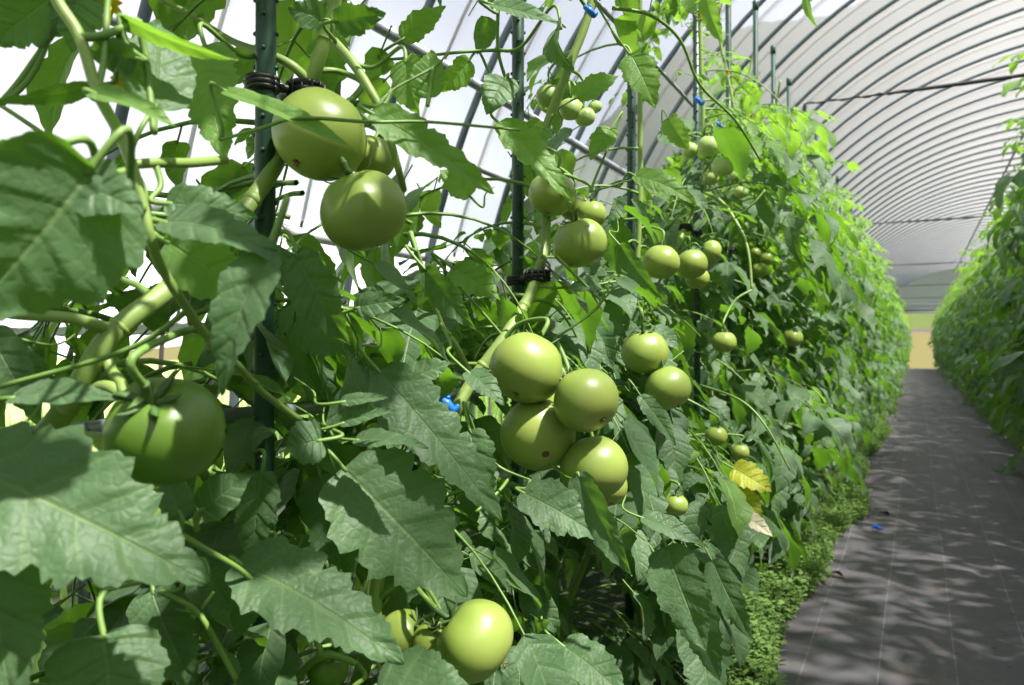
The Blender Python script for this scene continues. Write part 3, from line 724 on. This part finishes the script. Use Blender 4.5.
def make_stem(pts, r0, r1, sides=10):
    a = Acc(); pp = catmull(pts, 6)
    rr = [r0 + (r1 - r0) * i / 12 for i in range(13)]
    tube(a, pp, rr, sides)
    for i in range(4, len(pp) - 2, 7):                       # swollen leaf nodes
        tube(a, [pp[i].lerp(pp[i + 1], -.3), pp[i], pp[i].lerp(pp[i + 1], .3)], [rr[0] * .8, r0 * 1.12 + (r1 - r0) * i / len(pp), rr[0] * .8] if i < len(pp) / 2 else [r1, r1 * 1.25, r1], sides)
    return a

MATS = [M['leaf'], M['leaf_young'], M['stem_thin']]
PLANT_LABELS = {-1: 'big-leaved tomato plant hanging in at the left edge, closest to the camera',
  0: 'tomato plant on the nearest stake, two big green tomatoes high and one low left',
  1: 'tomato plant bearing the central cluster of four big green tomatoes',
  2: 'tomato plant with a pair of green tomatoes right of the central cluster',
  3: 'tomato plant with small pale tomatoes on its pale stem and one yellowing leaf',
  4: 'tomato plant at the fifth stake with drooping curled leaves near its top',
  5: 'tomato plant at the sixth stake with three little tomatoes at mid height',
  6: 'tomato plant at the bare topped stake with one tomato low among its leaves'}
STEMS = {
 -1: [Vector((-.52, -.10, 0)), Vector((-.50, -.08, .35)), Vector((-.47, -.02, .7)), Vector((-.42, .05, 1.0)), Vector((-.44, .08, 1.5))],
 0: [Vector((-.50, .10, 0)), P(-40, 620, .58), P(15, 480, .55), P(66, 408, .52), P(111, 336, .52), P(170, 288, .55), P(225, 235, .62), P(275, 166, .67), P(290, 120, .70), P(308, 88, .69), P(325, 38, .68), P(336, -10, .68), P(340, -120, .68), P(340, -420, .68)],
 1: [Vector((-.46, .72, 0)), P(352, 760, .86), P(372, 634, .78), P(380, 569, .80), P(425, 470, .88), P(470, 385, .93), P(508, 332, .95), P(536, 280, 1.02), P(546, 225, 1.07), P(541, 150, 1.08), P(567, 72, 1.08), P(590, 8, 1.08), P(600, -80, 1.08), P(600, -420, 1.08)],
 2: [Vector((-.5, 1.3, 0)), P(560, 640, 1.35), P(600, 520, 1.42), P(622, 400, 1.48), P(634, 300, 1.50), P(640, 200, 1.50), P(640, 100, 1.50), P(640, -10, 1.5), P(640, -250, 1.5)],
 3: [Vector((-.46, 1.5, 0)), P(640, 600, 1.5), P(638, 470, 1.45), P(633, 400, 1.45), P(650, 310, 1.6), P(684, 230, 1.9), P(702, 192, 1.93), P(704, 150, 1.93), P(701, 60, 1.93), P(699, -40, 1.93), P(699, -140, 1.93)],
}
def stem_fn(pts):
    pp = catmull(pts, 6)
    zsx = [p.z for p in pp]
    def f(z):
        for i in range(len(pp) - 1):
            if zsx[i] <= z <= zsx[i + 1]:
                k = (z - zsx[i]) / max(1e-5, zsx[i + 1] - zsx[i]); return pp[i].lerp(pp[i + 1], k)
        return pp[-1].copy()
    return f

plants = {}
NEAR_Y = {-1: -.10, 0: .50}
for k in range(-1, 7):
    r2 = random.Random(100 + k)
    yb = -.10 if k < 0 else STAKE_Y[k]
    pts = STEMS.get(k) or [Vector((SX + .03 * math.cos(z * 7 + k), yb + .035 * math.sin(z * 6 + k * 2), z)) for z in (0, .2, .4, .6, .8, 1.0, 1.2, 1.4, 1.6, 1.72)]
    p = empty('tomato_plant', (pts[0].x, pts[0].y, 0)); plants[k] = p
    tag(p, PLANT_LABELS[k], 'tomato plant', 'tomato plants of the left row')
    rb = {-1: .009, 0: .0088, 1: .0088, 2: .007, 3: .0085}.get(k, .007)
    make_stem(pts, rb, rb * .62, 12).build('main_stem', M['stem'], p)
    fn = stem_fn(pts)
    zt = 1.72 if k < 5 else 1.60 if k == 5 else 1.45
    lod = (16, 7) if k < 2 else (12, 5)
    acc = plant_foliage(fn, r2, lod, {-1: 50, 0: 78, 1: 84, 2: 84}.get(k, 80), True, zt, 1, len0=.30)
    # extra foliage in the body of the row so it closes up behind the fruit
    for q in range(75 if k < 4 else 45):
        z = r2.uniform(.1, .82 if k < 3 else 1.2); o = Vector((r2.uniform(-1, 1), r2.uniform(-1, 1), 0)).normalized()
        b = Vector((SX - r2.uniform(.02, .14), yb + r2.uniform(-.22, .22), z))
        compound(acc, b, o, r2.uniform(.2, .3), r2, (9, 5), False, True, 1, 1.0, r2.uniform(0, .5))
    for q in range({0: 8, 1: 22, 2: 26, 3: 26, 4: 22, 5: 10}.get(k, 0)):
        z = r2.uniform(.95, 1.62 if k < 5 else 1.55); an = r2.uniform(0, 6.28); b = fn(z)
        compound(acc, b, (math.cos(an), math.sin(an), 0), r2.uniform(.15, .24), r2, (9, 5), True, True, 1, .95, r2.uniform(.2, 1.0))
    if acc.v: acc.build('foliage', MATS, p)

# mid and far plants
def variant(seed, lod, nleaf, len0=.30, ztop=1.74):
    r2 = random.Random(seed); pts = [Vector((.03 * math.cos(z * 7 + seed), .035 * math.sin(z * 6 + seed * 2), z)) for z in (0, .2, .4, .6, .8, 1.0, 1.2, 1.4, 1.6, 1.72)]
    fo = plant_foliage(stem_fn(pts), r2, lod, nleaf, False, ztop, len0=len0)
    for q in range(int(nleaf * .35)):
        z = r2.uniform(.1, 1.45); o = Vector((r2.uniform(-1, 1), r2.uniform(-.6, .6), 0)).normalized()
        compound(fo, Vector((r2.uniform(-.05, .05), r2.uniform(-.2, .2), z)), o, r2.uniform(.22, .3), r2, lod, False, False, 0, 1.0, r2.uniform(0, .5))
    st = make_stem(pts, .007, .004, 6)
    return fo, st, fo.mesh('foliage', MATS), st.mesh('main_stem', M['stem']), pts
mid_v = [variant(500 + i, (8, 5), 62) for i in range(5)]
far_v = [variant(600 + i, (5, 3), 58) for i in range(4)]
solo = []
for fo, st, *_ in far_v:
    a = Acc(); 
    for x in (fo, st):
        base_n = a.n
        v = np.concatenate(x.v); f = np.concatenate(x.f); 
        a.v.append(v); a.f.append(f + base_n); a.uv.append(np.concatenate(x.uv)); a.t.append(np.concatenate(x.t))
        a.m.append(np.concatenate(x.m) if x is fo else np.full(len(f), 2, np.int32)); a.n += len(v)
    solo.append(a.mesh('tomato_plant', MATS))

tom_small = tomato_mesh(.031, 5).mesh('tomato', M['tomato']); cal_small = calyx_acc(.031, 5).mesh('calyx', M['calyx'])
def copy_plant(src, loc, rz, s, lab, cat, grp):
    r_ = src.copy(); COL.objects.link(r_); r_.location = loc; r_.rotation_euler = (0, 0, rz); r_.scale = (s, s, s); tag(r_, lab, cat, grp)
    for ch in src.children:
        c = ch.copy(); COL.objects.link(c); c.parent = r_
        for g_ in ch.children:
            d = g_.copy(); COL.objects.link(d); d.parent = c
    return r_
protos = []
for i, v_ in enumerate(mid_v):
    p = empty('tomato_plant', (0, 0, 0)); link('foliage', v_[2], p); link('main_stem', v_[3], p)
    r2 = random.Random(40 + i)
    for q in range(4):
        z = r2.uniform(.3, 1.35); an = r2.choice((0, math.pi)) + r2.uniform(-.8, .8)
        t = link('tomato', tom_small, p); t.location = (.16 * math.cos(an), .16 * math.sin(an), z); t.rotation_euler = (r2.uniform(-.5, .5), r2.uniform(-.5, .5), 0); t['label'] = 'unripe green tomato'
        c = link('calyx', cal_small); c.parent = t
    protos.append(p)
used = set()
LM, LF = 'bushy tomato plant in the middle stretch of the left row', 'distant tomato plant towards the far end of the left row'
for k in range(7, len(STAKE_Y)):
    sc_ = rng.uniform(.88, .98); rz = rng.choice((0, math.pi)) + rng.uniform(-.35, .35); loc = (SX + rng.uniform(-.02, .05), STAKE_Y[k], 0)
    if k < 22:
        i = k % 5
        if i not in used:
            used.add(i); o = protos[i]; o.location = loc; o.rotation_euler = (0, 0, rz); o.scale = (sc_,) * 3; tag(o, LM, 'tomato plant', 'middle tomato plants of the left row')
        else: copy_plant(protos[i], loc, rz, sc_, LM, 'tomato plant', 'middle tomato plants of the left row')
    else:
        o = link('tomato_plant', solo[k % 4]); o.location = loc; o.rotation_euler = (0, 0, rz); o.scale = (sc_,) * 3
        tag(o, LF, 'tomato plant', 'far tomato plants of the left row')
for i in range(74):
    yy = -1.15 + i * .37
    if yy > 26.2: break
    o = link('tomato_plant', solo[i % 4]) if yy > 12 or yy < 3 else copy_plant(protos[i % 5], (0, 0, 0), 0, 1, None, None, None)
    sc_ = rng.uniform(1.10, 1.20) if yy < 5.5 else rng.uniform(1.00, 1.09)
    if abs(yy - 4.8) < .185: sc_ = 1.33
    o.location = (RSX + rng.uniform(-.03, .04), yy, 0); o.rotation_euler = (0, 0, rng.choice((0, math.pi)) + rng.uniform(-.35, .35)); o.scale = (sc_ * 1.15, sc_ * 1.0, sc_)
    if yy > 12: tag(o, 'distant tomato plant in the shaded right row by the end opening', 'tomato plant', 'far tomato plants of the right row')
    elif yy < 3: tag(o, 'tomato plant of the right row beside the camera', 'tomato plant', 'near tomato plants of the right row')
    else: tag(o, 'bushy tomato plant in the shaded right row', 'tomato plant', 'tomato plants of the right row')

# visible shoots and stalks drawn through the near plants: points (u, v, depth), radii
SH = [
 (-1, [(50, -30, .45), (57, 0, .45), (80, 37, .45), (97, 91, .44), (118, 131, .44), (133, 168, .44), (144, 208, .44), (150, 235, .44), (161, 267, .45), (188, 310, .47), (211, 341, .49), (240, 368, .52), (262, 392, .56), (300, 420, .6)], [.0036, .0030, .0026]),
 (-1, [(80, 37, .45), (100, 36, .45), (122, 28, .46), (138, 20, .47)], [.0028, .002]),
 (-1, [(97, 91, .44), (104, 60, .45), (108, 0, .46), (112, -20, .46)], [.002, .0018]),
 (0, [(111, 330, .52), (70, 318, .50), (13, 314, .50), (-40, 306, .5)], [.0045, .003]),
 (0, [(130, 165, .47), (155, 163, .48), (190, 163, .52), (225, 160, .58)], [.003, .0035]),
 (0, [(154, 108, .47), (140, 130, .46), (128, 160, .46)], [.0014, .0016]),
 (-1, [(0, 105, .5), (20, 118, .5), (70, 152, .5), (95, 170, .5)], [.0014, .0018]),
 (0, [(334, 42, .67), (352, 62, .66), (370, 90, .65), (384, 118, .65), (398, 168, .66), (404, 190, .68)], [.0045, .0036, .0028]),
 (0, [(312, 85, .69), (295, 68, .68), (278, 58, .68), (262, 52, .68), (230, 40, .7), (190, 14, .7), (160, 0, .7)], [.0045, .0036, .002]),
 (0, [(220, 140, .57), (262, 128, .55), (300, 118, .55), (372, 122, .56), (430, 122, .58), (520, 130, .62)], [.0012, .0014, .001]),
 (0, [(372, 118, .58), (390, 92, .6), (432, 68, .62), (450, 52, .63)], [.0012, .001]),
 (0, [(211, 341, .49), (228, 340, .49), (236, 342, .49)], [.002, .0018]),
 (0, [(237, 366, .54), (250, 378, .54), (258, 384, .54)], [.002, .0016]),
 (0, [(180, 534, .52), (210, 552, .52), (240, 570, .54), (262, 590, .56)], [.0022, .002]),
 (0, [(195, 529, .52), (200, 515, .52), (204, 508, .52)], [.0014, .0012]),
 (0, [(160, 592, .58), (195, 610, .56), (215, 640, .56), (236, 680, .56)], [.002, .0022]),
 (0, [(202, 608, .56), (208, 600, .56), (214, 592, .56)], [.0014, .0012]),
 (1, [(357, 664, .68), (340, 657, .68), (322, 656, .68), (300, 674, .69), (286, 700, .7)], [.0025, .004, .0045]),
 (1, [(322, 656, .68), (318, 645, .68), (312, 634, .68)], [.003, .002]),
 (1, [(410, 232, .8), (440, 322, .86), (455, 345, .88), (470, 375, .9)], [.003, .0045]),
 (1, [(405, 318, .86), (430, 324, .86), (450, 335, .87)], [.0028, .0036]),
 (1, [(476, 512, .82), (500, 490, .84), (514, 470, .88)], [.0018, .0018]),
 (1, [(549, 463, .86), (565, 476, .83), (577, 480, .8)], [.0013, .0012]),
 (1, [(490, 460, .83), (505, 470, .83), (530, 480, .82)], [.0015, .0013]),
 (1, [(555, 255, .98), (590, 290, .98), (600, 304, .98), (575, 325, .98), (555, 338, .98)], [.0022, .0014]),
 (1, [(600, 304, .98), (612, 290, .98), (620, 285, .98)], [.0014, .001]),
 (1, [(498, 10, .82), (498, 50, .83), (506, 80, .84)], [.002, .0018]),
 (2, [(612, 8, 1.0), (650, 15, 1.0), (680, 40, 1.02), (700, 85, 1.05), (735, 120, 1.1), (760, 160, 1.2)], [.0026, .002, .0015]),
 (2, [(594, 0, .95), (612, 30, .95), (631, 56, .95)], [.0014, .0014]),
 (2, [(590, 192, .98), (612, 186, .96), (636, 178, .95)], [.0012, .001]),
 (3, [(704, 192, 1.85), (722, 202, 1.8), (738, 225, 1.75), (748, 250, 1.72), (752, 290, 1.7)], [.004, .0028]),
 (3, [(735, 218, 1.75), (752, 205, 1.72), (765, 190, 1.72)], [.0024, .002]),
 (3, [(700, 385, 1.3), (740, 400, 1.25), (765, 425, 1.22), (790, 470, 1.2)], [.002, .0016]),
 (0, [(130, 408, .50), (116, 390, .50), (100, 388, .51), (84, 400, .52)], [.0042, .0048]),
 (0, [(128, 412, .485), (122, 384, .50), (112, 372, .515), (104, 350, .52)], [.0035, .004]),
 (4, [(806, -30, 2.1), (805, -8, 2.1)], [.002, .0015]),
]
# ------------------------------------------------------------------ hero leaves
def attach_point(k, p):
    best = None
    for kk, pts, rad in SH:
        if kk == k:
            for c in pts:
                c = P(*c); dd = (c - p).length
                if dd > .006 and (c - CAM).dot(FWD) > (p - CAM).dot(FWD) - .004 and (best is None or dd < best[0]): best = (dd, c)
    fn = stem_fn(STEMS.get(k) or [Vector((SX, STAKE_Y[max(k, 0)], z)) for z in (0, .6, 1.2, 1.8)])
    for dz in (-.08, -.04, 0, .04, .08):
        q = fn(max(.1, min(1.6, p.z + dz))); dd = (q - p).length
        if best is None or dd < best[0]: best = (dd, q)
    return best[1]
for i, (bu, bv, tu, tv, w, D0, D1, roll, bend, mk, k, dep, lob, fold) in enumerate(LV):
    a = Acc(); b = P(bu, bv, D0); t = P(tu, tv, D1); d = t - b; L = d.length; d.normalize()
    c = (CAM - (b + t) / 2).normalized(); n = (c - d * c.dot(d)).normalized()
    n = Matrix.Rotation(R(roll), 3, d) @ n
    W = w / 2 * (D0 + D1) / 2 / F / .86
    leaflet(a, b, d, n, L, W, 40, 13, bend, fold, lob, dep, .10, rng.uniform(.35, .85), 0, rng.random(), fit=True, twist=rng.uniform(-.25, .25))
    o = a.build('leaf', [M[mk], M['stem_thin']], plants[k])
    if mk == 'leaf_yellow': o['label'] = 'yellowing leaf'
    if mk == 'leaf_dry': o['label'] = 'withered cream leaf'
    q = attach_point(k, b); r_ = Acc(); rad = .0011 + .000013 * w
    stub = (q - b).length > .13
    if stub: q = b + (q - b).normalized() * .035 - d * .02 + FWD * .05
    gap = (q - b).length; away = FWD * (.06 * gap)
    rad = min(rad, .0019)
    pts = [b + d * .004, b - d * min(.03, gap * .3) + away * .5, b.lerp(q, .6) + away + Vector((0, 0, -.004)), q]
    tube(r_, catmull(pts, 6), [rad, rad * .8, .0003] if stub else [rad, rad * 1.1, rad * 1.35], 7)
    r_.build('petiole', M['stem_thin'], o)

for k, pts, rad in SH:
    a = Acc(); tube(a, catmull([P(*p) for p in pts], 6), rad, 9); a.build('shoot', M['stem'] if rad[0] > .0028 else M['stem_thin'], plants[k])

# tomatoes with calyx and stalk
NAMES = {0: 'pale green tomato with a brown blossom scar', 1: 'ribbed green tomato hanging under its neighbour', 3: 'dark green tomato with an open calyx'}
for i, (u, v, r, D, ax, k, mk, ribs) in enumerate(TOM):
    rad = r * D / F
    axis = (RGT * ax[0] + Vector((0, 0, 1)) * ax[1] - FWD * ax[2]).normalized()
    o = tomato_mesh(rad * 1.01, 30 + i, ribs, .90 if i != 13 else .84, .07 if i in (3, 13, 1) else .045).build('tomato', M[mk], plants[k])
    Q = axis.to_track_quat('Z', 'Y').to_matrix().to_4x4(); c = P(u, v, D)
    MW = Matrix.Translation(c) @ Q
    o.data.transform(MW)
    if i in NAMES: o['label'] = NAMES[i]
    ca = calyx_acc(rad, 70 + i, 1.2); me = ca.mesh('calyx', M['calyx']); me.transform(MW)
    cobj = link('calyx', me); cobj.parent = o; 
    cobj.matrix_parent_inverse = Matrix.Identity(4)
    if i in (0, 7, 8, 9, 13, 18, 25, 26):
        bt = c - axis * rad * .86; a = Acc(); r3 = random.Random(i); xo = axis.orthogonal().normalized(); yo = axis.cross(xo)
        for q_ in range(5):
            an = q_ * 1.26 + r3.random(); e = (xo * math.cos(an) + yo * math.sin(an)) * r3.uniform(.6, 1.3) - axis * r3.uniform(.3, 1.2)
            tube(a, [bt, bt + e * rad * .05, bt + e * rad * .09 + xo * rad * .02], [rad * .035, rad * .022, rad * .008], 5)
        be = a.build('blossom_end', M['scar']); be.parent = o; be.matrix_parent_inverse = Matrix.Identity(4)
    # stalk to the main stem
    top = c + axis * rad * 1.15
    q = attach_point(k, top + Vector((0, 0, .03)) + FWD * .01)
    a = Acc(); tube(a, catmull([top, top + axis * rad * .5 + Vector((0, 0, .004)), top.lerp(q, .5) + Vector((0, 0, .02)) + FWD * .02, q], 6), [rad * .07, .0018 + rad * .02, .003], 8)
    a.build('fruit_stalk', M['stem_thin'], plants[k])

# flowers
def flower(p, s, k, face):
    a = Acc(); z = Vector(face).normalized(); x = z.orthogonal().normalized(); y = z.cross(x)
    for q in range(6):
        an = q * math.pi / 3 + .2; d = (x * math.cos(an) + y * math.sin(an)) * .9 + z * .15
        leaflet(a, p, d, z, s, s * .28, 6, 3, -.9, .3, 1, 0, 0)
    o = a.build('flower', M['petal'], plants[k]); o['label'] = 'yellow flower'
    b = Acc(); tube(b, [p, p + z * s * .5, p + z * s * .8], [s * .16, s * .12, s * .03], 8); c_ = b.build('anther_cone', M['petal']); c_.parent = o; c_.matrix_parent_inverse = o.matrix_parent_inverse if False else Matrix.Identity(4)
    e = Acc(); tube(e, catmull([p - z * .002, p - z * .015 + Vector((0, 0, .01)), p + FWD * .03 + Vector((0, 0, .03))], 4), .0009, 6); e.build('flower_stalk', M['stem_thin'], plants[k])
for (u, v, D, s, k) in ((124, 80, .50, .013, -1), (108, 4, .52, .012, -1), (728, 71, 2.1, .014, 4), (752, 116, 2.2, .014, 4), (758, 122, 2.2, .013, 4), (700, 14, 1.7, .012, 3), (796, 158, 2.9, .016, 6)):
    flower(P(u, v, D), s, k, (CAM - P(u, v, D)).normalized() * .6 + Vector((.3, 0, -.6)))

# clips that hold stems to stakes (parts of their stake)
def clip(k, z, off=None):
    a = Acc(); c = Vector((SX, STAKE_Y[k], z)); 
    ring = [c + Vector((math.cos(t) * .0125, math.sin(t) * .0125, 0)) for t in np.linspace(0, 2 * math.pi, 17)]
    tube(a, ring, .0035, 6)
    for dz in (-.004, .004): tube(a, [p + Vector((0, 0, dz)) for p in ring], .003, 6)
    fn = stem_fn(STEMS.get(k) or [Vector((SX, STAKE_Y[k], q)) for q in (0, .6, 1.2, 1.8)])
    s = fn(z); 
    ring = [s + Vector((math.cos(t) * .013, math.sin(t) * .013, .0)) for t in np.linspace(0, 2 * math.pi, 19)]
    for dz in (-.005, 0, .005): tube(a, [p + Vector((0, 0, dz)) for p in ring], .0035, 6)
    if (s - c).length > .02: tube(a, [c, s], .004, 8)
    for q in range(12): 
        t = 2 * math.pi * q / 12; w = s + Vector((math.cos(t) * .0165, math.sin(t) * .0165, 0)); tube(a, [w + Vector((0, 0, -.007)), w + Vector((0, 0, .007))], .0012, 5)
    o = a.build('clip', M['black']); 
    o.parent = stakes[k]; o.matrix_parent_inverse = (Matrix.Translation(stakes[k].location) @ stakes[k].rotation_euler.to_matrix().to_4x4()).inverted()
    o['label'] = 'black plastic clip'
clip(0, P(265, 88, .68).z); clip(1, P(530, 279, 1.07).z); clip(3, P(700, 230, 1.95).z); clip(4, P(735, 246, 2.3).z);

def tie(u, v, D, s, lab):
    a = Acc(); c = P(u, v, D)
    tube(a, catmull([c + RGT * s * -.5 + UPV * s * .3, c + RGT * -.1 * s, c + RGT * s * .3 + UPV * -.4 * s, c + RGT * .6 * s + UPV * -.1 * s], 5), [s * .12, s * .3, s * .25, s * .1], 7)
    tube(a, catmull([c + UPV * s * .4, c + FWD * s * .2, c - UPV * s * .5 + RGT * .2 * s], 4), s * .14, 6)
    tag(a.build('plant_tie', M['blue']), lab, 'plant tie', 'blue plant ties')
tie(448, 403, .80, .018, 'blue plastic tie among leaves left of the central tomato cluster')
tie(590, 10, 1.05, .017, 'blue plastic tie on a stem at the top of the picture')
tie(699, 100, 1.85, .022, 'blue plastic tie on the pale stem above small tomatoes')
tie(719, 124, 1.9, .014, 'small blue tie just right of the pale stem')
tie(751, 162, 2.3, .018, 'blue tie on a shoot beside the fifth and sixth stakes')

# things on the path
a = Acc(); c = P(878, 533, 2.77); c.z = .016
tube(a, catmull([c + Vector((-.02, 0, 0)), c + Vector((-.008, .008, .004)), c + Vector((.006, -.006, .002)), c + Vector((.018, .004, 0))], 5), [.002, .007, .006, .002], 7)
tube(a, [c + Vector((0, -.012, 0)), c + Vector((.003, .014, .003))], .004, 6)
tag(a.build('dropped_clip', M['blue']), 'blue plastic clip dropped on the dark mat', 'clip')
for (u, v, lab) in ((836, 573, 'dry brown leaf lying on the mat edge by the weeds'), (885, 513, 'pale dry leaf scrap farther along the mat')):
    D = .645 * F / (v - 347); p = P(u, v, D); p.z = .016
    a = Acc(); leaflet(a, p - Vector((.02, 0, 0)), (1, .3, .05), (0, .1, 1), .05, .014, 12, 5, .9, .7, 4, .3, .3); tag(a.build('dead_leaf', M['bark']), lab, 'dead leaf')

# weeds along the edges of the mat
def weeds(name, xf, y0, y1, cnt, lab, seed, hmax):
    r2 = random.Random(seed); a = Acc()
    for i in range(cnt):
        y = y0 + (y1 - y0) * (r2.random() ** 1.7); x = xf(y, r2); hgt = hmax * r2.uniform(.4, 1.1)
        c = Vector((x, y, .002)); s = r2.uniform(.010, .022)
        top = c + Vector((r2.uniform(-.02, .02), r2.uniform(-.02, .02), hgt))
        tube(a, [c, top], .0008, 3, 1, close=False)
        for q in range(7):
            an = r2.uniform(0, 6.28); f = .35 + .65 * (q + 1) / 7
            d = Vector((math.cos(an), math.sin(an), r2.uniform(0, .8)))
            leaflet(a, c.lerp(top, f), d, Vector((0, 0, 1)) + Vector((r2.gauss(0, .2), r2.gauss(0, .2), 0)), s, s * .34, 3, 3, .6, .3, 1, 0, 0, r2.random(), 0)
    tag(a.build(name, [M['weed'], M['stem_thin']]), lab, 'weeds', kind='stuff')
def lx(y, r2):
    e = -.245 + .035 * math.sin(y * 2.3) + .02 * math.sin(y * 6.1); return min(e + abs(r2.gauss(0, .012)) * 1, 0) - abs(r2.gauss(0, .05))
weeds('weeds', lx, .9, 14, 9000, 'low bright green weeds along the left edge of the mat', 1, .075)
weeds('weeds', lambda y, r2: .56 + abs(r2.gauss(0, .05)), 3.0, 24, 2500, 'low weeds along the right edge of the mat under the shaded row', 2, .05)
r2 = random.Random(5); a = Acc()
for i in range(9000):
    x = -.85 - r2.random() ** 1.3 * 4.8; y = r2.uniform(-1, 9); L = r2.uniform(.08, .30); an = r2.uniform(0, 6.28)
    leaflet(a, (x, y, -.02), (math.cos(an) * .35, math.sin(an) * .35, 1), (math.cos(an), math.sin(an), -.3), L, L * .05, 4, 3, r2.uniform(.2, 1.0), .3, 1, 0, 0, r2.random())
tag(a.build('grass', [M['weed']]), 'tall sunny grass outside the open left side', 'grass', kind='stuff')

# ------------------------------------------------------------------ light
w = bpy.data.worlds.new('sky'); SC.world = w; w.use_nodes = True; nt = w.node_tree; nt.nodes.clear()
sk = nt.nodes.new('ShaderNodeTexSky'); sk.sky_type = 'NISHITA'; sk.sun_disc = False; sk.sun_elevation = R(64); sk.sun_rotation = R(110); sk.dust_density = 2.5; sk.air_density = 1.0
bg = nt.nodes.new('ShaderNodeBackground'); bg.inputs[1].default_value = 0.24
mxn = nt.nodes.new('ShaderNodeMix'); mxn.data_type = 'RGBA'; mxn.inputs[0].default_value = .55; mxn.inputs[7].default_value = (4.2, 4.3, 4.6, 1)
ow = nt.nodes.new('ShaderNodeOutputWorld')
nt.links.new(sk.outputs[0], mxn.inputs[6]); 
gg = G(nt); tcs = gg.n('ShaderNodeTexCoord').outputs['Generated']; sps = gg.n('ShaderNodeSeparateXYZ'); gg.l(tcs, sps.inputs[0])
hz = gg.n('ShaderNodeMapRange', interpolation_type='SMOOTHSTEP'); gg.l(gg.m('MULTIPLY', sps.outputs[0], -1.0), hz.inputs[0])
hz.inputs[1].default_value = .30; hz.inputs[2].default_value = .75; hz.inputs[3].default_value = 0; hz.inputs[4].default_value = 1
low = gg.n('ShaderNodeMapRange', interpolation_type='SMOOTHSTEP'); gg.l(sps.outputs[2], low.inputs[0])
low.inputs[1].default_value = .55; low.inputs[2].default_value = .25; low.inputs[3].default_value = 0; low.inputs[4].default_value = 1
cl = gg.noise(3.0, tcs, 4)
amt = gg.m('MULTIPLY', gg.m('MULTIPLY', hz.outputs[0], low.outputs[0]), gg.m('ADD', cl, .3))
nt.links.new(gg.mix(amt, mxn.outputs[2], (10.5, 10.5, 10.8, 1)), bg.inputs[0]); nt.links.new(bg.outputs[0], ow.inputs[0])
sl = bpy.data.lights.new('sun', 'SUN'); so = bpy.data.objects.new('sun', sl); COL.objects.link(so)
sl.energy = 19.0; sl.angle = R(1.5); sl.color = (1.0, .96, .88)
so.rotation_euler = SUN.to_track_quat('Z', 'Y').to_euler(); so.location = (3, 0, 8)

SC.view_settings.view_transform = 'Standard'; SC.view_settings.look = 'None'; SC.view_settings.gamma = 1
SC.view_settings.use_curve_mapping = False; SC.view_settings.exposure = 0.0
cy = SC.cycles
cy.use_denoising = True
cy.max_bounces = 10; cy.diffuse_bounces = 5; cy.transmission_bounces = 6; cy.transparent_max_bounces = 24; cy.glossy_bounces = 3
cy.sample_clamp_indirect = 8.0
cy.caustics_reflective = False; cy.caustics_refractive = False
